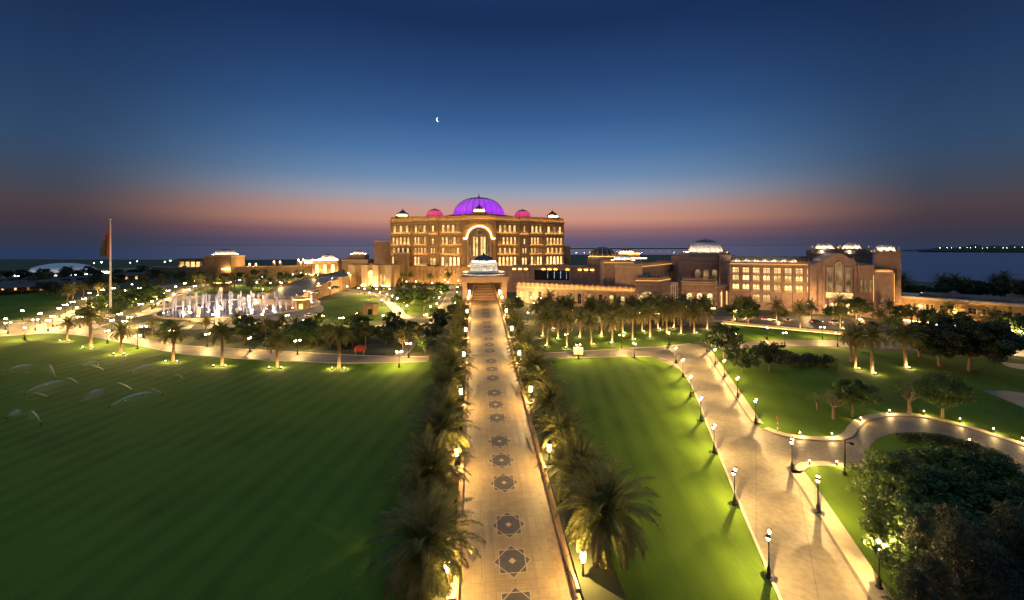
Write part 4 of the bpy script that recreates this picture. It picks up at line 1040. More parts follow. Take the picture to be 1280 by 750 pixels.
q = G(972, 543); t = thing('marker_post', q, 0, 'thin red and white striped marker post on the park lawn by the side road', 'post')
mb = MB()
for k in range(6): mb.tube([(0, 0, 0.4*k), (0, 0, 0.4*k + 0.399)], [0.07, 0.07], 8, k % 2)
mb.build('pole', [M['white'], M['red']], t)
mb = MB(); mb.lathe([(0.01, 2.4), (0.16, 2.5), (0.16, 2.8), (0.01, 2.9)], 8); mb.build('red_top', [M['red']], t)
q = G(1056, 594); t = thing('camera_pole', q, 0, 'plain dark pole with a small bracket at the mouth of the side road', 'pole')
mb = MB(); mb.lathe([(0.24, 0), (0.24, 0.5), (0.12, 0.6), (0.09, 4.6), (0.01, 4.65)], 10); mb.build('pole', [M['dark_metal']], t)
mb = MB(); mb.box(0.05, 0.9, -0.05, 0.05, 4.2, 4.3); mb.box(0.7, 1.1, -0.12, 0.12, 4.0, 4.25); mb.build('bracket', [M['dark_metal']], t)
for k, px in enumerate((784, 787)): pass
# flagpole
q = G(138, 396); t = thing('flagpole', q, 0, 'very tall white flagpole with a dark drooping flag by the road junction', 'flagpole')
Hp = CH - (276 - HOR) * q.y / F
mb = MB(); mb.lathe([(1.4, 0), (1.4, 0.8), (0.7, 1.0), (0.44, 1.4), (0.20, Hp), (0.01, Hp + 0.3)], 12); mb.lathe([(0.01, Hp + 0.2), (0.45, Hp + 0.6), (0.01, Hp + 1.0)], 10); mb.build('mast', [M['pole']], t)
mb = MB(); nu, nv = 14, 24; vs = []
for j in range(nv + 1):
    for i in range(nu + 1):
        u, v = i / nu, j / nv
        drop = 14.5 * v
        width = 0.6 + 4.6 * min(1.0, v * 1.25) * (1 - 0.25 * v)
        x = -0.35 - u * width + 0.25 * math.sin(u * 9 + v * 5) * v
        y = 0.7 * math.sin(u * 11 + v * 3) * (0.3 + u) * 0.6
        vs.append((x, y, Hp - 0.8 - drop * (0.35 + 0.65 * 1) + 0.0 - 2.2 * u * (1 - v) * 2.0 + 0.0))
def fm(i, j):
    return 0 if i < 3 else (1 if j < 8 else (2 if j < 16 else 3))
for j in range(nv):
    for i in range(nu):
        k = j * (nu + 1) + i
        mb.add([vs[k], vs[k+1], vs[k+nu+2], vs[k+nu+1]], [(0, 1, 2, 3)], fm(i, j))
M['flag_red'] = material('flag_red', (0.20, 0.02, 0.02), 0.7, 0.1, 1); M['flag_green'] = material('flag_green', (0.02, 0.16, 0.06), 0.7, 0.1, 1); M['flag_white'] = material('flag_white', (0.5, 0.5, 0.5), 0.7, 0.05, 1); M['flag_black'] = material('flag_black', (0.02, 0.02, 0.02), 0.7, 0.1, 1)
mb.build('flag', [M['flag_red'], M['flag_red'], M['flag_black'], M['flag_black']], t)
# headland, breakwater, moon
mb = MB(); base = []
pts = [P(1148, 314, 2300), P(1190, 314, 2250), P(1240, 316, 2150), P(1330, 318, 2000), P(1500, 318, 2000), P(1500, 312, 2600), P(1300, 311, 2600), P(1200, 311, 2600)]
mb.prism([(p.x, p.y) for p in pts], -4, 4); struct(mb.build('headland', M['soil']))
hill = MB(); hv = []
for k in range(60):
    x = 2370 + 1200 * k / 59; h = (8 + 26 * min(1, k / 16) * (0.7 + 0.3 * math.sin(k * 0.8) + R.uniform(-0.25, 0.25)))
    hill.lathe([(26 + h, 2), (20 + h * 0.7, 2 + h * 0.6), (8, 2 + h), (0.1, 2.4 + h)], 7, (x, 2330 + R.uniform(-60, 60), 0), 0, R.random())
o = hill.build('headland_woods', M['leaf_dark']); o['kind'] = 'stuff'; o['label'] = 'dark low woods along the headland across the bay'; o['category'] = 'woods'
mb = MB(); p0, p1 = P(700, 309, 5200), P(872, 309, 5200); mb.box(p0.x, p1.x, 5200, 5260, -4, 9); struct(mb.build('breakwater', M['soil']))
ms = P(548, 149.5, 4000)
mb = MB(); n = 20; rm = 21.0
def cres(y): 
    o = [(rm * math.cos(a), rm * math.sin(a)) for a in [PI/2 + PI * k / n for k in range(n + 1)]]
    i_ = [(rm * 0.62 * math.cos(a), rm * math.sin(a)) for a in [PI/2 + PI * k / n for k in range(n + 1)]]
    return [(x, y, z) for x, z in o] + [(x, y, z) for x, z in i_]
mb.add(cres(-3) + cres(3), [(k, k+1, n+2+k, n+1+k) for k in range(n)] + [(2*n+2+n+1+k, 2*n+2+n+2+k, 2*n+2+k+1, 2*n+2+k) for k in range(n)] + [(2*n+2+k, 2*n+2+k+1, k+1, k) for k in range(n)])
mo = mb.build('moon', M['moon']); mo.location = ms; mo.rotation_euler = (0, math.radians(-14), 0); tag(mo, 'thin bright crescent moon hanging in the blue dusk sky', 'moon')
# ------------------------------------------------------------------ plants
def palm_proto(seed, nf, K, L, H, wl, r0=0.26, pairs_w=1.0):
    r = random.Random(seed)
    mb = MB(); n = 14; pts, rad = [], []
    for k in range(n + 1):
        t = k / n
        pts.append((0.12 * math.sin(t * 2.2 + seed), 0.1 * math.sin(t * 1.7 + seed * 2), H * t - 0.3 * (1 - t)))
        rad.append(r0 * (1.25 - 0.25 * min(1, t * 5)) * (1.06 if k % 2 else 0.94) * (1.0 + 0.35 * max(0, t - 0.85) / 0.15))
    mb.tube(pts, rad, 9)
    for k in range(26):                              # stubs of cut fronds under the crown
        a = k * 2.4; z = H * (0.84 + 0.16 * k / 26); c = (pts[-1][0] + r0 * math.cos(a), pts[-1][1] + r0 * math.sin(a), z)
        mb.tube([c, (c[0] + 0.3 * math.cos(a), c[1] + 0.3 * math.sin(a), z + 0.35)], [0.07, 0.03], 4)
    trunk = mb.mesh('trunk', [M['palmbark']])
    cr, old = MB(), MB()
    for i in range(nf):
        t = i / nf
        az = i * 2.399963 + r.uniform(-0.2, 0.2)
        el = math.radians(84 - 112 * t ** 0.85 + r.uniform(-7, 7))
        Lf = L * (0.80 + 0.25 * math.sin(PI * min(1, t + 0.25))) * r.uniform(0.9, 1.08)
        p = Vector((pts[-1][0] + 0.15 * math.cos(az), pts[-1][1] + 0.15 * math.sin(az), H + 0.25 * (1 - t)))
        seg = Lf / 9; rach = [p.copy()]; e = el; tw = r.uniform(-0.25, 0.25)
        for k in range(9):
            d = Vector((math.cos(e) * math.cos(az + tw * k / 9), math.cos(e) * math.sin(az + tw * k / 9), math.sin(e)))
            p = p + d * seg; rach.append(p.copy()); e -= math.radians(4.0 + 5.0 * k / 9 + 3 * (math.cos(el)))
        tgt = old if t > 0.82 else cr
        tgt.tube(rach, [0.05 - 0.0045 * k for k in range(10)], 3, 0, False)
        for q in range(K):
            u = 0.14 + 0.86 * (q + r.random() * 0.5) / K
            f = u * 9; k = min(8, int(f)); b = rach[k].lerp(rach[k+1], f - k)
            d = (rach[k+1] - rach[k]).normalized()
            sd = d.cross(Vector((0, 0, 1)))
            if sd.length < 0.05: sd = Vector((math.cos(az + PI/2), math.sin(az + PI/2), 0))
            sd.normalize(); up = sd.cross(d)
            ll = 0.62 * (L / 4.0) * (math.sin(PI * min(1, 0.25 + u * 0.72)) ** 0.7) * r.uniform(0.85, 1.15) * pairs_w
            for s in (-1, 1):
                dir_ = (sd * s * 0.75 + d * 0.62 + up * r.uniform(0.12, 0.42)).normalized()
                tip = b + dir_ * ll + Vector((0, 0, -0.14 * ll))
                mid = b + dir_ * ll * 0.5 + up * 0.02
                wv_ = (d * 0.8 - dir_ * 0.3).normalized() * wl
                tgt.add([b, mid + wv_, tip, mid - wv_], [(0, 1, 2, 3)])
    crown = cr.mesh('crown', [M['palm']]); skirt = old.mesh('frond_skirt', [M['palm_dry']])
    return [('trunk', trunk, None), ('crown', crown, None), ('frond_skirt', skirt, None)]
def leaf_cloud(mb, r, cl, n, sz, spread, up=0.5, drop=0.0, mi=0):
    for c in cl:
        c = Vector(c)
        for k in range(n):
            while True:
                v = Vector((r.uniform(-1, 1), r.uniform(-1, 1), r.uniform(-1, 1)))
                if v.length < 1: break
            p = c + Vector((v.x * spread, v.y * spread, v.z * spread * 0.75))
            a = Vector((r.gauss(0, 1), r.gauss(0, 1), r.gauss(0, 0.6) - drop)).normalized()
            nrm = (v.normalized() * 0.5 + Vector((r.gauss(0, .6), r.gauss(0, .6), up + r.gauss(0, .5)))).normalized()
            b = a.cross(nrm)
            if b.length < 0.1: continue
            b.normalize(); s = sz * r.uniform(0.6, 1.3)
            mb.add([p - a * s, p + b * s * 0.45, p + a * s, p - b * s * 0.45], [(0, 1, 2, 3)], mi)
def tree_proto(seed, H, rx, rz, ncl, nl, sz, mat='leaf', trunk_h=None, spread=0.9, bare=0.0, tr=0.16):
    r = random.Random(seed); th = trunk_h if trunk_h is not None else H - 2 * rz + rz * 0.4
    cz = H - rz; mb = MB(); cl = []
    top = Vector((r.uniform(-0.3, 0.3), r.uniform(-0.3, 0.3), th))
    mb.tube([(0, 0, -0.2), (top.x * 0.4, top.y * 0.6, th * 0.5), top], [tr * 1.35, tr * 1.05, tr * 0.9], 8)
    for k in range(ncl):
        a = k * 2.399 + r.uniform(-0.4, 0.4); zz = 1 - 2 * (k + 0.5) / ncl
        q = math.sqrt(max(0, 1 - zz * zz)); f = r.uniform(0.5, 1.0) * (1.0 if zz > -0.5 else 0.8)
        lump = 1 + 0.22 * math.sin(3 * a + seed) + 0.15 * math.sin(5 * zz + a)
        cl.append((rx * q * math.cos(a) * f * lump, rx * q * math.sin(a) * f * lump, cz + rz * max(-0.75, zz) * f))
    for c in cl[:: max(1, ncl // 14)]:
        m_ = top.lerp(Vector(c), 0.5) + Vector((r.uniform(-.3, .3), r.uniform(-.3, .3), 0.25))
        mb.tube([top - Vector((0, 0, 0.3)), m_, c], [tr * 0.55, tr * 0.32, tr * 0.1], 5)
    if bare:
        for k in range(60):
            c = Vector(r.choice(cl)); d = Vector((r.gauss(0, 1), r.gauss(0, 1), r.gauss(0.6, 0.6))).normalized()
            mb.tube([c, c + d * rx * 0.3], [tr * 0.12, tr * 0.04], 3, 0, False)
    trunk = mb.mesh('trunk', [M['bark']])
    cm = MB(); leaf_cloud(cm, r, cl, nl, sz, spread)
    return [('trunk', trunk, None), ('crown', cm.mesh('crown', [M[mat]]), None)]
def casuarina_proto(seed, H, rx):
    r = random.Random(seed); mb = MB(); mb.tube([(0, 0, -0.2), (0.1, 0, H * 0.5), (0, 0.1, H * 0.96)], [0.2, 0.12, 0.03], 7)
    cm = MB()
    for k in range(90):
        z = H * (0.12 + 0.86 * (k / 90)); a = k * 2.4; L = rx * (1.05 - (k / 90) ** 1.6 * 0.85) * r.uniform(0.7, 1.1)
        b = Vector((0, 0, z)); e = b + Vector((math.cos(a) * L, math.sin(a) * L, L * r.uniform(0.1, 0.7)))
        mb.tube([b, e], [0.04, 0.012], 3, 0, False)
        for q in range(46):
            p = b.lerp(e, r.uniform(0.2, 1.05)) + Vector((r.gauss(0, .16), r.gauss(0, .16), r.gauss(0, .12)))
            d = Vector((math.cos(a) * 0.5 + r.gauss(0, .5), math.sin(a) * 0.5 + r.gauss(0, .5), r.gauss(-0.1, 0.6))).normalized() * r.uniform(0.25, 0.55)
            s = d.cross(Vector((r.gauss(0, 1), r.gauss(0, 1), 1))).normalized() * 0.035
            cm.add([p - s, p + d, p + s], [(0, 1, 2)])
    return [('trunk', mb.mesh('trunk', [M['bark']]), None), ('crown', cm.mesh('crown', [M['needle']]), None)]
def shrub_proto(seed, rx, h, ncl, nl, sz, mat):
    r = random.Random(seed); cl = []
    for k in range(ncl):
        a = r.uniform(0, 2 * PI); q = rx * math.sqrt(r.random()) * 0.85
        cl.append((q * math.cos(a), q * math.sin(a), h * r.uniform(0.25, 0.85) * (1 - 0.4 * (q / rx) ** 2)))
    mb = MB()
    for c in cl[:10]: mb.tube([(0, 0, -0.1), (c[0] * 0.5, c[1] * 0.5, c[2] * 0.55), c], [0.06, 0.04, 0.015], 4)
    cm = MB(); leaf_cloud(cm, r, cl, nl, sz, 0.42 * h)
    return [('stem', mb.mesh('stem', [M['bark']]), None), ('foliage', cm.mesh('foliage', [M[mat]]), None)]

PALM_NEAR = [palm_proto(11 + k, 74, 40, 4.7, h, 0.05) for k, h in enumerate((4.7, 5.3, 5.0))]
PALM_MID = [palm_proto(31 + k, 46, 22, 3.9, h, 0.06, 0.3) for k, h in enumerate((6.8, 7.4, 6.2))]
PALM_FAR = [palm_proto(41 + k, 46, 12, 4.3, h, 0.12, 0.26) for k, h in enumerate((6.4, 7.2, 5.8))]
TREE = [tree_proto(1, 7.5, 3.8, 2.9, 34, 80, 0.34), tree_proto(2, 6.5, 3.3, 2.6, 30, 80, 0.32), tree_proto(3, 9.0, 4.3, 3.7, 40, 80, 0.36), tree_proto(4, 5.5, 2.8, 2.2, 24, 80, 0.30)]
TREE_DARK = [tree_proto(6, 8.0, 3.8, 3.2, 34, 80, 0.30, 'leaf_dark'), tree_proto(7, 7.0, 3.4, 2.9, 30, 80, 0.28, 'leaf_dark')]
PARK = [tree_proto(8, 6.8, 3.3, 2.5, 40, 130, 0.25, 'leaf', 2.9, 0.75), tree_proto(9, 7.4, 4.0, 2.8, 40, 110, 0.22, 'leaf', 3.0, 1.0, 1.0), tree_proto(10, 4.6, 2.0, 1.5, 16, 34, 0.12, 'leaf', 2.0, 0.7, 1.0), tree_proto(12, 8.5, 4.8, 3.6, 46, 150, 0.24, 'leaf_dark', 2.6, 1.1)]
BIG = [tree_proto(13, 11.5, 6.2, 5.0, 80, 170, 0.30, 'leaf_dark', 3.0, 1.25, 0, 0.3), tree_proto(14, 10.0, 5.4, 4.4, 70, 170, 0.30, 'leaf_dark', 2.5, 1.2, 0, 0.3)]
BUSH = [tree_proto(21, 6.4, 3.6, 2.9, 70, 110, 0.21, 'leaf', 1.2, 0.72), tree_proto(22, 5.6, 3.3, 2.6, 60, 110, 0.20, 'leaf', 1.0, 0.7), tree_proto(23, 5.0, 3.0, 2.3, 55, 110, 0.19, 'leaf_dark', 1.0, 0.7)]
CAS = [casuarina_proto(51, 9.0, 2.3), casuarina_proto(52, 7.6, 2.0)]
SHRUB = [shrub_proto(61, 1.5, 1.6, 16, 50, 0.16, 'leaf'), shrub_proto(62, 1.2, 1.3, 12, 50, 0.14, 'leaf_yellow'), shrub_proto(63, 1.9, 2.0, 18, 60, 0.18, 'leaf_dark')]
def plant(protos, name, q, s, label, cat, group, k=None):
    p = protos[R.randrange(len(protos)) if k is None else k % len(protos)]
    return inst(p, name, (q[0], q[1], q[2] if len(q) > 2 else 0.0), R.uniform(0, 2 * PI), s, label, cat, group)

KTH = {}
def kth(*key):
    KTH[key] = KTH.get(key, -1) + 1
    return nth(KTH[key])
# palms lining the walkway
UP = []; UPS = []
ys = [35.0, 43.6, 52.0, 60.5, 68.8, 77.0, 85.0, 93.0, 101.0, 109.0, 117.0, 125.0, 133.0, 140.0]
for s, sd in ((-1, 'on the sprinkler lawn side of the walkway'), (1, 'on the road side of the walkway')):
    for i, y in enumerate(ys):
        yy = y + R.uniform(-0.8, 0.8)
        if s < 0 and i == 0: yy = 33.8
        off = 8.1 + R.uniform(-0.3, 0.4) - (0.8 if (i == 0 and s < 0) else 0); q = ax(yy, s * off, 0.0)
        lift = 0.0
        q.z = max(0.3, wz(yy) - 0.8) * max(0.0, 9.3 - off) / 4.04 - 0.05
        plant(PALM_NEAR if y < 100 else PALM_MID, 'date_palm', q, R.uniform(0.95, 1.1) if y < 100 else 0.9, 'date palm ' + sd + ', ' + nth(i) + ' from the photo bottom', 'palm', 'date palms lining the paved walkway', i + (s > 0))
        o_ = 7.5; u = ax(yy - 2.0, s * o_, 0.0); u.z = max(0.3, wz(yy) - 0.8) * (9.3 - o_) / 4.04 + 0.04
        UPS.append((u, 'bed uplight ' + sd + ', ' + nth(i) + ' from the photo bottom'))
for s, sd in ((-1, 'sprinkler lawn side'), (1, 'road side')):
    for i in range(24):
        y = 31.0 + 4.6 * i + R.uniform(-0.6, 0.6); o_ = 5.95 + R.uniform(-0.1, 0.7); q = ax(y, s * o_); q.z = max(0.3, wz(y) - 0.8) * (9.3 - o_) / 4.04 - 0.03
        plant(SHRUB, 'shrub', q, R.uniform(0.45, 0.7), 'low bed shrub against the walkway parapet, ' + sd + ', ' + nth(i) + ' from the photo bottom', 'shrub', 'bed shrubs along the walkway')
# palms along the lawn edge
for i, (px, py, sc) in enumerate(((84, 426, 0.8), (113, 434, 1.22), (152, 442, 0.98), (217, 451.5, 1.06), (277, 457, 1.1), (346, 459, 1.02), (424, 460, 1.2))):
    plant(PALM_MID, 'date_palm', G(px, py), sc, 'solitary date palm at the far edge of the sprinkler lawn, ' + nth(i) + ' from the flagpole', 'palm', 'date palms along the sprinkler lawn', i)
    for d in (-1.1, 1.2):
        q = G(px, py); q.x += d * 1.3; q.y -= 0.8
        UP.append((q, 'uplight at the foot of the sprinkler lawn palms, ' + nth(2 * i + (d > 0)) + ' from the flagpole'))
# palm grove behind the cross path
front = sorted([(698, 423), (709, 434), (725, 421), (739, 430), (765, 428.4), (790.6, 424), (813, 421), (832.6, 416), (851.7, 417), (867, 416), (752, 419), (778, 416), (802, 414), (822, 411), (842, 409.5), (884, 411), (684, 432), (679, 420), (690, 411)])
for i, p in enumerate(front):
    plant(PALM_FAR, 'date_palm', G(*p), R.uniform(1.0, 1.2), 'tall lit date palm in the grove behind the cross path, ' + nth(i) + ' from the walkway', 'palm', 'palm grove behind the cross path', i)
    q = G(*p); q.y -= 1.0; q.x += R.choice((-1, 1)) * 0.6
    UP.append((q, 'uplight under the palm grove behind the cross path, ' + nth(i) + ' from the walkway'))
back = sorted([(R.uniform(668, 900), R.uniform(397, 408)) for k in range(48)])
for i, p in enumerate(back):
    plant(PALM_FAR, 'date_palm', G(*p), R.uniform(0.9, 1.15), 'palm at the rear of the grove below the viaduct, ' + nth(i) + ' from the walkway', 'palm', 'rear palms of the grove', i)
east = sorted([(R.uniform(905, 1085), R.uniform(396, 404)) for k in range(16)]) + [(1112, 404), (1000, 412), (1050, 409), (935, 406)]
for i, p in enumerate(sorted(east)):
    plant(PALM_FAR if i % 3 else TREE, 'date_palm' if i % 3 else 'garden_tree', G(*p), R.uniform(0.8, 1.05), ('palm' if i % 3 else 'leafy tree') + ' before the window wing car park, ' + kth('ww', i % 3 > 0) + ' from the domed hall', 'palm' if i % 3 else 'tree', 'trees before the window wing', i)
    if i % 2 == 0:
        q = G(*p); q.y -= 1.2; UP.append((q, 'uplight in the planting before the window wing, ' + nth(i // 2) + ' from the domed hall'))
for i, (px, py, sc) in enumerate(((1069, 460, 1.1), (1089, 466, 1.15), (1131, 459, 1.2), (1064, 452, 0.95))):
    plant(PALM_MID, 'date_palm', G(px, py), sc, ('bushy', 'bright trunked', 'shaggy', 'half hidden')[i] + ' date palm beside the big dark tree in the park', 'palm', 'park palms by the dark tree', i)
    if i < 3: q = G(px, py); q.y -= 1.1; UP.append((q, 'uplight below the ' + ('bushy', 'bright trunked', 'shaggy')[i] + ' palm in the park'))
# park trees
for i, (px, py, pr, k, sc, lab) in enumerate(((905, 452, TREE_DARK, 0, 1.25, 'dark round tree full of fairy lights at the road bend'), (928, 466, PARK, 3, 0.75, 'leaning dark tree lit from below beside the park road'), (962, 464, TREE_DARK, 1, 1.05, 'dense dark round tree behind the leaning tree in the park'),
        (1066, 521, PARK, 0, 1.0, 'leafy round tree with two pale trunks on the park lawn'), (1042, 524, PARK, 2, 1.2, 'sparse thin tree leaning next to the leafy round park tree'), (1137, 517, PARK, 2, 1.35, 'small bare branched tree on the park lawn above the side road'), (1178, 523, PARK, 1, 1.05, 'wide thin crowned tree beside the small bare branched one'), (1021, 512, PARK, 2, 0.7, 'spindly sapling on the open park lawn'),
        (1175, 458, BIG, 1, 1.15, 'broad dark tree next to the shaggy park palm'), (1212, 464, BIG, 0, 1.18, 'largest dark spreading tree of the park'), (1245, 452, BIG, 1, 1.0, 'dark tree at the outer side of the largest park tree'), (1150, 446, BIG, 1, 0.95, 'dark tree behind the shaggy park palm'))):
    plant(pr, 'park_tree', G(px, py), sc, lab, 'tree', 'trees of the east park', k)
for i, (px, py) in enumerate(((995, 458), (1012, 456), (1030, 458), (982, 452))):
    plant(SHRUB, 'shrub', G(px, py), 1.35, 'dim loose shrub on the park lawn between round trees and palms, ' + nth(i) + ' of four', 'shrub', 'loose park shrubs', 2)
# the dark mass of shrubs beside the side road
ms_ = [(1122, 588), (1156, 575), (1195, 578), (1238, 592), (1130, 625), (1150, 610), (1190, 612), (1236, 622), (1278, 625), (1150, 660), (1175, 650), (1215, 655), (1262, 660), (1098, 590), (1310, 650), (1165, 690)]
for i, p in enumerate(sorted(ms_)):
    q = G(p[0], p[1], 4.6)
    plant(BUSH, 'broadleaf_tree', (q.x, q.y, 0), R.uniform(0.9, 1.1) * (0.72 if p[0] == 1098 else 1), 'dark leafy tree of the side road thicket, ' + nth(i) + ' counting outwards from the road', 'tree', 'thicket inside the side road curve')
for i, p in enumerate(sorted(((1150, 672), (1185, 668), (1222, 690), (1262, 690), (1195, 712), (1240, 730), (1290, 700), (1165, 730), (1145, 745)))):
    q = G(p[0], p[1], 5.5)
    plant(CAS, 'feathery_tree', (q.x, q.y, 0), R.uniform(0.85, 1.1), 'feathery needle leaved tree before the thicket, ' + nth(i) + ' counting outwards from the road', 'tree', 'feathery trees before the thicket')
for i in range(12):
    t = i / 11; q = G(1128 + 135 * t, 549 + 34 * t * t + R.uniform(0, 3))
    plant(SHRUB, 'shrub', q, R.uniform(0.5, 0.75), 'low dark shrub edging the thicket along the side road, ' + nth(i) + ' from the road mouth', 'shrub', 'low shrubs edging the side road', 2)
# gardens west of the walkway
def scatter(n, poly, mind=4.0, seed=1):
    r = random.Random(seed); out = []; tries = 0
    xs = [p[0] for p in poly]; yy = [p[1] for p in poly]
    while len(out) < n and tries < 6000:
        tries += 1
        p = (r.uniform(min(xs), max(xs)), r.uniform(min(yy), max(yy)))
        if not pip(p, poly): continue
        g = G(*p)
        if any((g - o[1]).length < mind for o in out): continue
        out.append((p, g))
    return [p for p, g in sorted(out, key=lambda o: o[0][0])]
belt = [(178, 414), (235, 417), (300, 418), (360, 416), (405, 409), (455, 414), (528, 414), (528, 436), (500, 441), (430, 438), (360, 434), (300, 430), (225, 426)]
for i, p in enumerate(scatter(46, belt, 3.4, 5)):
    pr, nm = (TREE, 'garden_tree') if i % 4 else (PALM_FAR, 'date_palm')
    plant(pr, nm, G(*p), R.uniform(0.65, 0.9) if pr is TREE else R.uniform(0.6, 0.8), ('small leafy tree' if pr is TREE else 'small palm') + ' in the belt between fountain and lawn path, ' + kth('belt', i % 4 > 0) + ' from the flagpole', 'tree' if pr is TREE else 'palm', 'planted belt between fountain and lawn path')
for i, p in enumerate(scatter(44, belt, 2.4, 9)):
    plant(SHRUB, 'shrub', G(p[0], p[1] + 2.5), R.uniform(0.8, 1.25), 'garden shrub in the belt beside the lawn path, ' + nth(i) + ' from the flagpole', 'shrub', 'shrubs of the planted belt')
rnd = [(492, 424, TREE_DARK, 0, (0.8, 0.8, 1.15), 'tall dense columnar tree in the gardens below the kiosk'), (507, 388, TREE, 2, 1.15, 'large tree with lit edges on the lawn below the gateway'), (530, 390, TREE, 2, 1.3, 'largest spreading tree on the lawn below the gateway'), (518, 382, TREE, 0, 1.2, 'tree behind the two large ones below the gateway'), (552, 372, TREE, 1, 1.4, 'upright green tree beside the ramp road'), (538, 378, TREE, 0, 1.0, 'smaller tree by the bright lamps of the ramp road'),
       (531, 442, TREE, 3, 0.9, 'bright green bush tree where lawn path meets the walkway'), (541, 430, TREE_DARK, 1, 1.0, 'dark tree tucked against the walkway palms'), (552, 419, TREE_DARK, 0, 1.0, 'second dark tree tucked against the walkway palms'), (548, 405, TREE, 1, 1.0, 'green tree between walkway palms and ramp road'), (566, 398, TREE_DARK, 1, 0.9, 'dark tree beside the portal end of the walkway'), (645, 393, TREE, 0, 1.1, 'slender lit tree just outside the portal'), (571, 385, TREE, 3, 1.2, 'small tree by the ramp road lamps')]
for px, py, pr, k, sc, lab in rnd: plant(pr, 'garden_tree', G(px, py), sc, lab, 'tree', 'trees between walkway and ramp road', k)
for i, p in enumerate(scatter(24, [(100, 400), (128, 386), (165, 373), (205, 368), (192, 383), (165, 391), (140, 398)], 6, 3)):
    plant(TREE, 'garden_tree', G(*p), R.uniform(0.8, 1.1), 'leafy tree in the road wedge behind the flagpole, ' + nth(i) + ' counting towards the fountain', 'tree', 'wedge of trees behind the flagpole')
for i, p in enumerate(scatter(56, [(-20, 362), (40, 353), (130, 352), (235, 347), (215, 357), (160, 361), (112, 374), (85, 380), (60, 370), (0, 366)], 6, 4)):
    pr, nm = (TREE_DARK, 'garden_tree') if i % 3 else (PALM_FAR, 'date_palm')
    plant(pr, nm, G(*p), R.uniform(0.8, 1.1), ('dark tree' if i % 3 else 'dim palm') + ' of the west park beyond the flagpole, ' + kth('wp', i % 3 > 0) + ' counting towards the gatehouse', 'tree' if i % 3 else 'palm', 'west park trees')
for i, p in enumerate(scatter(40, [(-40, 350), (60, 344), (200, 343), (215, 347), (120, 351), (20, 354)], 8, 6)):
    plant(TREE_DARK, 'woodland_tree', G(*p), R.uniform(1.0, 1.35), 'dark woodland tree on the rim behind the west park, ' + nth(i) + ' counting towards the gatehouse', 'tree', 'dark rim of the west park')
for i, p in enumerate(scatter(22, [(245, 357), (380, 356.5), (425, 352), (402, 362), (330, 367), (262, 371)], 7, 8)):
    plant(PALM_FAR, 'date_palm', G(*p), R.uniform(0.75, 1.0), 'palm between fountain and curved garden wall, ' + nth(i) + ' counting towards the palace', 'palm', 'palms behind the fountain')
for i, p in enumerate(scatter(16, [(385, 351), (440, 350), (495, 352), (500, 360), (440, 358), (400, 357)], 6, 12)):
    plant(PALM_FAR if i % 2 else TREE, 'date_palm' if i % 2 else 'garden_tree', G(*p), R.uniform(0.8, 1.0), ('palm' if i % 2 else 'leafy tree') + ' on the forecourt before the gateway pylons, ' + kth('fc', i % 2 > 0) + ' counting towards the palace', 'palm' if i % 2 else 'tree', 'forecourt trees before the gateway')
for i, px in enumerate((494, 503, 513, 538, 560)):
    plant(PALM_FAR, 'date_palm', G(px, 356), 1.05, 'palm against the palace podium, ' + nth(i) + ' counting towards the portal', 'palm', 'palms against the palace podium')
for i, p in enumerate(scatter(34, [(195, 352), (300, 346.5), (405, 346), (405, 352), (240, 358)], 7, 21)):
    plant(PALM_FAR if i % 3 == 0 else TREE, 'date_palm' if i % 3 == 0 else 'garden_tree', G(*p), R.uniform(0.7, 0.95), ('palm' if i % 3 == 0 else 'leafy tree') + ' at the foot of the curved garden wall, ' + kth('gw', i % 3 == 0) + ' counting towards the palace', 'palm' if i % 3 == 0 else 'tree', 'trees below the garden wall')
for i, p in enumerate(scatter(40, [(395, 353), (500, 347), (545, 347), (545, 372), (500, 372), (455, 360)], 5, 23)):
    plant(SHRUB, 'shrub', G(*p), R.uniform(1.0, 1.9), 'shrub on the terraced forecourt below the palace podium, ' + nth(i) + ' counting towards the portal', 'shrub', 'forecourt shrubs')
# trees before and behind the annex
for i, p in enumerate(sorted([(R.uniform(1128, 1300), R.uniform(372, 378)) for k in range(26)])):
    plant(TREE_DARK if i % 4 else PALM_FAR, 'garden_tree' if i % 4 else 'date_palm', G(*p), R.uniform(1.25, 1.6), ('dark tree' if i % 4 else 'palm') + ' rising behind the annex against the bay, ' + kth('an', i % 4 > 0) + ' from the end tower', 'tree' if i % 4 else 'palm', 'trees between annex and bay')
for i, p in enumerate(sorted(((1128, 404), (1140, 410), (1162, 408), (1172, 415), (1185, 406), (1205, 412), (1222, 420), (1240, 424), (1255, 432), (1262, 420), (1100, 410), (1118, 414)))):
    plant(TREE if i % 3 else PALM_FAR, 'garden_tree' if i % 3 else 'date_palm', G(*p), R.uniform(0.85, 1.1), ('spreading tree' if i % 3 else 'palm') + ' before the orange annex front, ' + kth('af', i % 3 > 0) + ' from the end tower', 'tree' if i % 3 else 'palm', 'trees before the annex')

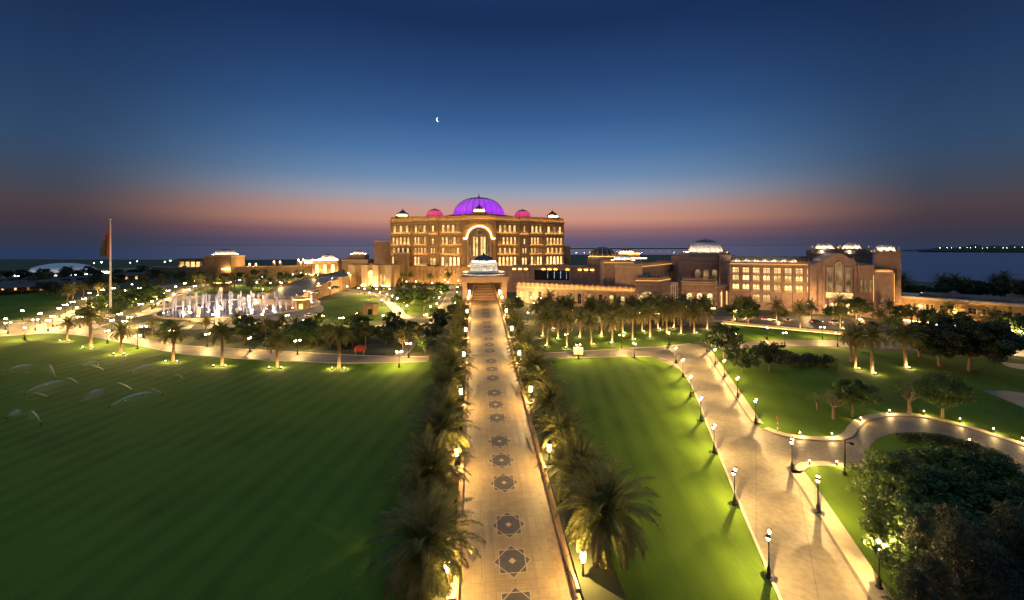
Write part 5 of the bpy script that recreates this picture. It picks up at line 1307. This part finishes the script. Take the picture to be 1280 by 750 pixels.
# ------------------------------------------------------------------ lamps
def lamp_double(glow='glow', k=1.0):
    mb = MB(); mb.lathe([(0.30, 0), (0.30, 0.18), (0.17, 0.3), (0.18, 0.75), (0.10, 0.95), (0.055, 1.2), (0.042, 3.4), (0.09, 3.45), (0.06, 3.55), (0.03, 3.7), (0.005, 3.75)], 8)
    mb.tube([(-0.55, 0, 3.62), (-0.3, 0, 3.5), (0, 0, 3.45), (0.3, 0, 3.5), (0.55, 0, 3.62)], [0.035] * 5, 5)
    for s in (-0.55, 0.55): mb.lathe([(0.005, 3.6), (0.10, 3.64), (0.12, 3.7)], 8, (s, 0, 0))
    out = [('post', mb.mesh('post', [M['dark_metal']]), None)]
    for s in (-0.55, 0.55):
        c = MB(); c.lathe([(0.25, 4.02), (0.22, 4.06), (0.12, 4.18), (0.03, 4.26), (0.005, 4.34)], 8, (s, 0, 0))
        g = MB(); g.lathe([(0.09 * k, 3.7), (0.17 * k, 3.86), (0.19 * k, 4.01)], 6, (s, 0, 0))
        out.append(('lantern', c.mesh('lantern', [M['dark_metal']]), None)); out.append(('glass', g.mesh('glass', [M[glow]]), len(out) - 1))
    return out
def lamp_single(h=3.9, glow='glow', r=0.24):
    mb = MB(); mb.lathe([(0.26, 0), (0.26, 0.2), (0.16, 0.4), (0.07, 0.8), (0.05, h - 0.5), (0.14, h - 0.42), (0.12, h - 0.36)], 8)
    c = MB(); c.lathe([(r + 0.05, h), (r, h + 0.05), (0.08, h + 0.22), (0.005, h + 0.36)], 8)
    g = MB(); g.lathe([(r * 0.55, h - 0.36), (r, h - 0.02)], 6)
    return [('post', mb.mesh('post', [M['dark_metal']]), None), ('lantern', c.mesh('lantern', [M['dark_metal']]), None), ('glass', g.mesh('glass', [M[glow]]), 1)]
def lamp_walk():
    p = MB(); p.box(-0.55, 0.55, -0.55, 0.55, -2.5, 0.95, 0); p.box(-0.75, 0.75, -0.75, 0.75, 0.952, 1.15, 1)
    mb = MB(); mb.lathe([(0.24, 1.15), (0.24, 1.3), (0.12, 1.45), (0.08, 2.7), (0.16, 2.75), (0.16, 2.8)], 8)
    c = MB(); c.lathe([(0.25, 3.72), (0.25, 3.8), (0.10, 4.02), (0.05, 4.1), (0.01, 4.35)], 8)
    g = MB(); g.lathe([(0.20, 2.8), (0.25, 3.15), (0.22, 3.7)], 6)
    r = random.Random(3); f = MB(); leaf_cloud(f, r, [(0.35 * math.cos(a), 0.35 * math.sin(a), 1.35) for a in (0, 1, 2, 3, 4, 5)], 30, 0.09, 0.25)
    return [('pedestal', p.mesh('pedestal', [M['stone_dark'], M['trim']]), None), ('post', mb.mesh('post', [M['dark_metal']]), None), ('planting', f.mesh('planting', [M['leaf_dark']]), None), ('lantern', c.mesh('lantern', [M['dark_metal']]), None), ('glass', g.mesh('glass', [M['glow']]), 3)]
LD, LG, LS, LW = lamp_double(), lamp_double('glow_garden', 1.5), lamp_single(3.9, 'glow_garden', 0.3), lamp_walk()
MAST = lamp_single(13.0, 'glow_cool', 0.45)
MARINA = lamp_single(13.0, 'glow_far', 0.5)
LT = lamp_single(5.4, 'glow', 0.34)
for s, side in ((-1, 'sprinkler lawn'), (1, 'road lawn')):
    for i, y in enumerate((33.6, 49.2, 65.6, 82.5, 99.5, 117.5, 135.5)):
        q = ax(y, s * 5.75, wz(y) - 0.05)
        light(inst(LW, 'pedestal_lamp', q, AXT, 1.0, 'lantern on a stone pedestal at the ' + side + ' parapet, ' + nth(i) + ' from the photo bottom', 'lamp', 'pedestal lanterns along the walkway'), (-s * 0.42, 0, 3.3), PW * 0.62)
def lamps(proto, name, pts, lab, group, cat='lamp', heads=None, hh=4.0, rot=None, pw=None):
    zl = {id(LS): 3.45, id(LT): 4.95}.get(id(proto), 3.92)
    pw = pw or {id(LG): PW * 1.25, id(LS): PW * 1.1, id(LT): PW * 1.2}.get(id(proto), PW)
    for i, p in enumerate(pts):
        if heads: q = P(p[0], p[1], F * (CH - hh) / (p[1] - HOR)); q.z = 0
        else: q = G(*p)
        light(inst(proto, name, (q.x, q.y, 0.0), R.uniform(0, PI) if rot is None else rot, 1.0, lab.replace('#', nth(i)), cat, group), (0.32 if proto in (LS, LT) else 0.0, 0, zl), pw)
lamps(LD, 'street_lamp', [(844.7, 454), (853.6, 471), (863.5, 495), (876, 526), (892.6, 566), (918, 631), (961, 722)], 'double headed lamp on the walkway side kerb of the road, # from the cross path', 'double lamps along the road', rot=0.9)
lamps(LD, 'street_lamp', [(883.6, 441), (894, 456), (905.4, 472), (922, 497), (944.6, 529), (990, 587), (1022.5, 641), (1099, 736)], 'double headed lamp on the park side kerb of the road, # from the cross path', 'double lamps along the road', rot=0.9)
lamps(LD, 'path_lamp', [(708, 434), (722.8, 449), (777, 435.5), (793, 447.5), (836, 431.5), (921, 434), (959, 424.5), (981, 432), (1028, 424), (1047, 433)], 'double headed lamp by the cross path and its lawns, # from the walkway', 'double lamps by the cross path')
lamps(LG, 'path_lamp', [(214.8, 412.5), (259, 417), (312, 422), (372, 425), (499, 439), (510.7, 428.7)], 'double headed lamp along the path by the sprinkler lawn, # from the flagpole', 'double lamps along the lawn path', heads=1)
W1 = [(28, 388), (44, 399), (66, 395), (96, 384), (112, 366), (128, 362), (142, 360), (165, 355), (182, 371), (168, 374), (150, 392), (140, 400), (100, 396), (7, 398), (10, 403), (50, 391.6), (74, 385), (81.6, 380.6), (91, 377), (105, 373), (117, 380), (125, 375), (120, 369), (135, 372), (133, 383), (148, 368), (155, 363), (174, 360), (192, 358), (210, 363), (203, 366.6), (197.6, 369.4), (194, 373), (190, 376.4), (176, 379.6), (162, 396), (156, 401), (134, 413), (179.6, 407.6), (172, 419), (117, 384), (60, 400), (31, 409)]
lamps(LG, 'garden_lamp', sorted(W1), 'double garden lamp among the roads around the flagpole, # from the photo edge', 'garden lamps around the flagpole', heads=1)
W2 = [(219.5, 358), (231, 354), (243.8, 351), (243.8, 357.4), (236, 362), (275, 350), (267.5, 353.4), (256, 350), (293.7, 350.4), (299.6, 350), (321.9, 352.7), (338, 353.4), (352, 353.4), (366.4, 354), (384, 353.4), (329, 345.5), (312.5, 370), (268, 392.6), (301.5, 396), (327.7, 392.6), (359, 393.7), (380, 399.6), (237.5, 390), (275, 385.5), (403.7, 394.4), (426.7, 397), (445.7, 391), (479, 394), (532, 393)]
lamps(LG, 'garden_lamp', sorted(W2), 'double garden lamp around fountain and triangular lawn, # counting towards the palace', 'garden lamps around the fountain', heads=1)
W3 = [(410, 347), (425, 347), (441, 350), (455, 352), (466, 353), (478, 357), (462, 366), (487, 361), (508, 352), (520, 352), (545, 347), (512, 370), (560, 353), (398, 340), (411, 339), (424, 340), (376, 341), (366, 343), (350, 345), (452, 345), (470, 346), (540, 354), (477, 375), (489, 379), (497, 385), (434, 358), (448, 359.8), (456, 361), (470.7, 361), (475, 365.6), (483.6, 368), (490, 370), (496.5, 373), (501, 375.5), (505, 378), (508.7, 382), (538, 383), (546, 379.6), (548.7, 372), (550.7, 365), (552.4, 358.7), (556, 350), (572, 358.7), (571, 364.7), (570, 371), (568.7, 378.7), (573, 350.7), (568, 346.5), (512, 345.5), (526, 345), (538.7, 346), (529, 348), (395.6, 353.6), (382.4, 343), (387, 343), (404, 343), (418.4, 343), (431, 343), (436, 345), (448.4, 359.6), (500, 346), (484, 348), (492, 352)]
lamps(LS, 'road_lamp', sorted(W3), 'single lamp on the palace forecourt and ramp road, # counting towards the portal', 'lamps of the palace forecourt', heads=1, hh=3.7)
E1 = [(920.6, 387.6), (1011, 379.5), (1075, 398.8), (1139.6, 386), (1170, 406), (1193, 390), (1268, 394.4), (1275, 414), (1153, 366), (1224, 361)]
lamps(LT, 'street_light', sorted(E1), 'taller street light before the east wing and annex, # from the domed hall', 'street lights before the east wing', heads=1, hh=5.2)
lamps(LS, 'road_lamp', sorted([(660, 391), (664, 372), (676, 373), (646, 371), (668, 379), (692, 376), (716, 389), (731, 386), (760, 388), (742, 389)]), 'single lamp beneath the viaduct near the portal, # from the walkway', 'lamps beneath the viaduct', heads=1, hh=3.7)
BOL = MB(); BOL.lathe([(0.09, 0), (0.09, 0.62)], 8); BOL.lathe([(0.12, 0.80), (0.10, 0.86), (0.01, 0.88)], 8); BOG = MB(); BOG.lathe([(0.075, 0.621), (0.075, 0.80)], 8)
BOLP = [('post', BOL.mesh('post', [M['dark_metal']]), None), ('glass', BOG.mesh('glass', [M['glow']]), None)]
for i, p in enumerate(((1000, 546), (1040, 547), (1076, 527), (1112, 517.5), (1155, 518.5), (1200, 528), (1242, 541), (1278, 553), (1012, 582), (1046, 583), (1212, 555), (1252, 576))):
    q = G(*p); light(inst(BOLP, 'bollard_light', q, 0, 1.0, 'low bollard light on the verge of the curving side road, ' + nth(i) + ' counting outwards', 'bollard', 'bollard lights of the side road'), (0.0, -0.16, 0.7), PW * 0.10)
# lamps in pairs on the garden wall
for i, (px, py) in enumerate(sorted(((220, 336), (230.5, 335), (312, 330), (320, 330), (342.5, 327), (350, 327), (373, 324.5), (379, 324.5), (252, 334), (291, 332)))):
    Yd = 400.0; q = P(px, py, Yd)
    pm = MB(); hgt = q.z - 10.12
    pm.box(-1.0, 1.0, -1.0, 1.0, 10.12, max(10.6, q.z - 1.5)); pm.box(-1.3, 1.3, -1.3, 1.3, max(10.602, q.z - 1.498), q.z - 1.1)
    t = thing('wall_lamp', (q.x, q.y, 0), 0, 'lamp on a stone pedestal on the curved garden wall, ' + nth(i) + ' counting towards the palace', 'lamp', 'lamps on the garden wall')
    pm.build('pedestal', [M['stone']], t)
    g = MB(); g.lathe([(0.25, q.z - 1.1), (0.55, q.z - 0.5), (0.6, q.z), (0.2, q.z + 0.5)], 6); g.build('glass', [M['glow']], t); light(t, (0, -1.2, q.z - 0.4), PW * 1.2)
for i, (px, py, Yd) in enumerate(sorted(((117.5, 329, 520), (127, 327.5, 520), (163, 328, 540), (171.5, 326.5, 540), (213, 325.5, 560), (206, 327, 560)))):
    q = P(px, py, Yd)
    inst(MAST, 'floodlight_mast', (q.x, q.y, q.z - 13.0), 0, (1, 1, 1), 'tall floodlight mast beyond the tent dome, ' + nth(i) + ' counting towards the gatehouse', 'light', 'floodlight masts')
r_ = random.Random(5)
for i in range(16):
    px = 708 + i * 10.6 + r_.uniform(-3, 3); q = G(px, 320 + r_.uniform(-1, 2))
    inst(MARINA, 'marina_light', (q.x, q.y, 0), 0, 1.0, 'distant marina light on the shore behind the corner block, ' + nth(i) + ' counting away from the palace', 'light', 'marina lights')
for i in range(14):
    q = P(1176 + i * 7.6 + r_.uniform(-3, 3), 311 + r_.uniform(-2.0, 1.5), 2180)
    inst(MARINA, 'shore_light', (q.x, q.y, max(2.0, q.z - 20)), 0, 1.6, 'tiny light on the headland across the bay, ' + nth(i) + ' counting towards the photo edge', 'light', 'lights on the headland')
UPM = MB(); UPM.lathe([(0.15, 0.31), (0.13, 0.38), (0.01, 0.42)], 8); UPB = MB(); UPB.lathe([(0.2, 0), (0.2, 0.28), (0.16, 0.30)], 8)
UPPS = [('housing', UPB.mesh('housing', [M['dark_metal']]), None), ('lens', UPM.mesh('lens', [M['lens']]), None)]
for q, lab in UPS: light(inst(UPPS, 'uplight', (q.x, q.y, q.z), 0, 1.0, lab, 'uplight', 'uplights in the walkway beds'), (0, 0, 0.5), PW * 1.7)
UPP = [('housing', UPB.mesh('housing', [M['dark_metal']]), None), ('lens', UPM.mesh('lens', [M['lens']]), None)]
for q, lab in UP: light(inst(UPP, 'uplight', (q.x, q.y, q.z), 0, 1.0, lab, 'uplight', 'uplights under palms'), (0, 0, 0.46), PW * 0.2)
for i, (q, z) in enumerate(RAMP_FILL):  # added lamps that brighten the ramp and its parapet
    light(inst(LS, 'road_lamp', (q.x, q.y, z), 0, 0.8, 'small added lamp lighting the parapet of the dark ramp, ' + nth(i) + ' of seven', 'lamp', 'added lamps on the ramp'), (0.3, -0.3, 3.4), PW)
# low lit wall by the car park lawn
a, b = G(902, 404), G(1053, 418)
rz, L = math.atan2(b.y - a.y, b.x - a.x), (b - a).length
t = thing('low_wall', a, rz, 'low lit boundary wall along the lawn before the car park', 'wall')
mb = MB(); mb.box(0, L, 0, 0.4, 0, 0.9); mb.build('wall', [M['trim']], t)
mb = MB(); mb.box(0, L, -0.5, -0.42, 0.02, 0.08); mb.build('light_strip', [M['strip_path']], t)

# ------------------------------------------------------------------ fountain
fc = G(306, 384)
fo = thing('fountain', fc, 0, 'wide round fountain with a thicket of glowing white water jets', 'fountain')
ra, rb = abs(G(392, 384).x - G(222, 384).x) / 2, 34.0
mb = MB(); n = 48
def ring(rx, ry, z): return [(rx * math.cos(2*PI*k/n), ry * math.sin(2*PI*k/n), z) for k in range(n)]
for (s0, z0, s1, z1) in ((1.0, 0, 1.0, 0.6), (1.0, 0.6, 0.975, 0.6), (0.975, 0.6, 0.975, 0.1)):
    A_, B_ = ring(ra*s0, rb*s0, z0), ring(ra*s1, rb*s1, z1)
    mb.add(A_ + B_, [(k, (k+1) % n, n+(k+1) % n, n+k) for k in range(n)])
mb.build('basin', [M['trim']], fo)
mb = MB(); mb.poly(ring(ra*0.974, rb*0.974, 0.32)); M['pool'] = material('pool_water', (0.10, 0.11, 0.12), 0.12, 0.3, 0.5, 0.3); mb.build('water', [M['pool']], fo)
M['spray'] = material('fountain_spray', (0.85, 0.82, 0.80), 0.5, 0.1, 3.0, trans=0.5)
M['jetlight'] = emitter('jet_light', (1.0, 0.78, 0.66), 30.0); M['jetlight'].cycles.emission_sampling = 'NONE'
for i in range(96):
    rr_ = random.Random(100 + i)
    a = i * 2.399963; q = math.sqrt((i + 0.5) / 96) * 0.93
    x, y = ra * q * math.cos(a), rb * q * math.sin(a)
    h = rr_.uniform(3.0, 5.0) + 3.0 * (q < 0.5) * rr_.random() + (2.0 if x < -ra * 0.4 else 0)
    mb = MB(); m_ = 9
    mb.lathe([(0.18 + 0.36 * (k / m_) * rr_.uniform(0.7, 1.3), 0.3 + h * k / m_) for k in range(m_)] + [(0.03, 0.35 + h)], 6, (x, y, 0))
    for k in range(90):
        aa = rr_.uniform(0, 2*PI); t = rr_.random(); rad = (0.2 + 0.45 * t) ; z = 0.4 + h * (0.95 - 0.7 * t * rr_.random())
        p = Vector((x + rad * math.cos(aa), y + rad * math.sin(aa), z)); mb.add([p + Vector((0.05, 0, 0)), p + Vector((-0.05, 0.04, 0)), p + Vector((0, 0, -0.45))], [(0, 1, 2)])
    j = mb.build('jet', [M['spray']], fo)
    if i % 2 == 0:
        mb = MB(); mb.lathe([(0.35, 0.45), (0.48, 0.45)], 6, (x, y, 0)); jl = mb.build('jet_lamp', [M['jetlight']], j)
        if i % 6 == 0: light(jl, (x + 0.8, y - 0.8, 0.6), PW * 0.9, (1.0, 0.74, 0.62))
# ------------------------------------------------------------------ lawn sprinklers
def droplet_mat(lo, hi):
    m = bpy.data.materials.new('sprinkler_spray'); m.use_nodes = True
    n, l = m.node_tree.nodes, m.node_tree.links
    b = n['Principled BSDF']; b.inputs['Base Color'].default_value = (0.9, 0.9, 0.88, 1); b.inputs['Roughness'].default_value = 0.4
    nz = n.new('ShaderNodeTexNoise'); nz.inputs['Scale'].default_value = 3.0
    t = n.new('ShaderNodeTexCoord'); l.new(t.outputs['Object'], nz.inputs['Vector'])
    mp = n.new('ShaderNodeMapRange'); mp.inputs["To Min"].default_value = lo; mp.inputs["To Max"].default_value = hi; l.new(nz.outputs['Fac'], mp.inputs['Value'])
    l.new(mp.outputs['Result'], b.inputs['Alpha'])
    return m
M['droplet'] = droplet_mat(0.02, 0.13); M['jetline'] = droplet_mat(0.25, 0.6)
SPK = [((10, 464), (38, 463)), ((38, 469), (0, 465)), ((69.7, 474), (66, 452)), ((98.8, 481), (70, 476)), ((31, 494), (66, 478)), ((62, 498), (22, 494)), ((100, 505), (131, 483)), ((102.6, 459), (128, 450)), ((130.5, 464), (95, 464)), ((137, 510), (180, 492)), ((164, 467), (188, 455)), ((166, 489), (132, 478)), ((197, 472.5), (168, 474)), ((202.7, 493.5), (172, 484)), ((230.5, 476), (212, 470)), ((51.4, 531), (46, 510)), ((8, 524), (18, 520))]
for i, (b, e) in enumerate(sorted(SPK)):
    q = G(*b); r = random.Random(300 + i)
    t = thing('sprinkler', q, 0, 'sprinkler throwing a pale water fan on the big lawn, ' + nth(i) + ' counting towards the walkway', 'sprinkler', 'lawn sprinklers')
    mb = MB(); mb.lathe([(0.07, 0), (0.07, 0.2), (0.1, 0.22), (0.1, 0.3), (0.01, 0.34)], 8); mb.build('nozzle', [M['dark_metal']], t)
    g = G(e[0], b[1] - 1.0)
    d0 = Vector((e[0] - b[0], 0, 0)); tall = max(1.6, (b[1] - e[1]) / (b[1] - HOR) * CH)
    reach = abs(e[0] - b[0]) * q.y / F
    if reach < 4: reach = 2.0; 
    base_az = 0.0 if e[0] > b[0] else PI
    base_az += r.uniform(-0.2, 0.4) * (1 if e[0] > b[0] else -1)
    mb = MB()
    for k in range(70):
        core = k < 26
        az = base_az + (r.gauss(0, 0.035) if core else r.gauss(0, 0.42))
        f = 1.0 if core else r.uniform(0.45, 1.0)
        apex = min(tall, 5.0) * 0.75 * f * r.uniform(0.9, 1.08); Rr = reach * 1.7 * f * r.uniform(0.9, 1.1)
        pts = []
        u1 = r.uniform(0.42, 0.6) if core else r.uniform(0.5, 0.72)
        u0 = 0.0 if core else r.uniform(0.12, 0.4)
        for s_ in range(9):
            u = u0 + (u1 - u0) * s_ / 8
            pts.append(Vector((math.cos(az) * Rr * u, math.sin(az) * Rr * u, 0.3 + 4 * apex * u * (1 - u))))
        wd = 0.011
        side = Vector((-math.sin(az), math.cos(az), 0.5)) * wd
        for s_ in range(8):
            if not core and r.random() < 0.35: continue
            mb.add([pts[s_] - side, pts[s_] + side, pts[s_+1] + side, pts[s_+1] - side], [(0, 1, 2, 3)], 1 if core else 0)
    for k in range(420):                             # water falling out of the jet
        az = base_az + r.gauss(0, 0.24); Rr = reach * 1.7 * r.uniform(0.85, 1.05); u = r.uniform(0.12, 0.62)
        top = Vector((math.cos(az) * Rr * u, math.sin(az) * Rr * u, 0.3 + 4 * min(tall, 5.0) * 0.75 * u * (1 - u)))
        ln_ = top.z * r.uniform(0.15, 0.75); d_ = Vector((math.cos(az) * 0.35, math.sin(az) * 0.35, -1)) * ln_
        sd_ = Vector((-math.sin(az), math.cos(az), 0)) * 0.014
        top = top - Vector((0, 0, r.random() * 0.25 * top.z)); e_ = top + d_; e_.z = max(0.03, e_.z)
        mb.add([top - sd_, top + sd_, e_], [(0, 1, 2)])
    mb.build('spray', [M['droplet'], M['jetline']], t)['kind'] = 'stuff'
# ------------------------------------------------------------------ cars
def car_proto(paint):
    mb = MB()
    prof = [(-2.2, 0.35), (-2.25, 0.75), (-2.1, 0.95), (-1.3, 1.0), (1.0, 0.95), (2.0, 0.8), (2.2, 0.6), (2.2, 0.35)]
    n = len(prof); vs = [(x, -0.9, z) for x, z in prof] + [(x, 0.9, z) for x, z in prof]
    mb.add(vs, [tuple(range(n)), tuple(range(2*n-1, n-1, -1))] + [(i, n+i, n+(i+1) % n, (i+1) % n) for i in range(n)])
    body = mb.mesh('body', [M[paint]])
    mb = MB(); q0 = [(-1.7, 0.99), (-1.2, 1.45), (0.2, 1.48), (1.0, 0.96)]
    mb.add([(x, -0.78 + 0.16 * (z > 1.2), z) for x, z in q0] + [(x, 0.78 - 0.16 * (z > 1.2), z) for x, z in q0], [(0,1,2,3), (7,6,5,4), (0,4,5,1), (1,5,6,2), (2,6,7,3)])
    cab = mb.mesh('cabin_glass', [M['glass']]); out = [('body', body, None), ('cabin_glass', cab, None)]
    for x in (-1.35, 1.35):
        for y in (-0.85, 0.85):
            w_ = MB(); w_.tube([(x, y - 0.1, 0.33), (x, y + 0.1, 0.33)], [0.33, 0.33], 12); out.append(('wheel', w_.mesh('wheel', [M['rubber']]), None))
    for y in (-0.6, 0.6):
        h_ = MB(); h_.box(2.2, 2.23, y - 0.2, y + 0.2, 0.6, 0.74); out.append(('headlight', h_.mesh('headlight', [M['head']]), None))
        h_ = MB(); h_.box(-2.27, -2.24, y - 0.2, y + 0.2, 0.72, 0.86); out.append(('tail_light', h_.mesh('tail_light', [M['tail']]), None))
    return out
CARS = [car_proto('car_white'), car_proto('car_dark')]
for i, (px, py, z, rz, k, lab) in enumerate(((395, 367, 6.6, -2.4, 0, 'white car with headlights on coming down the dark ramp'), (418, 361, 8.2, -2.4, 1, 'dark car with headlights on at the top of the dark ramp'), (222, 370, 0, -1.9, 0, 'white car with headlights on rounding the bend by the fountain'), (205, 380, 0, -2.2, 1, 'dark car leaving the bend between fountain and flagpole'), (388, 396, 0, 0.4, 0, 'white car turning on the drive beside the fountain rim'),
        (1020, 404, 0, 0.1, 1, 'dark car parked under palms before the window wing'), (1045, 405, 0, 0.2, 0, 'white car parked before the gabled block'), (960, 401, 0, 0.1, 0, 'white car parked near the white domed hall car park'), (1090, 407, 0, 0.0, 1, 'dark car parked below the end tower'))):
    q = G(px, py, z); inst(CARS[k], 'car', (q.x, q.y, z + (0.03 if z == 0 else 0.0)), rz, 1.0, lab, 'car', 'cars on the palace roads')
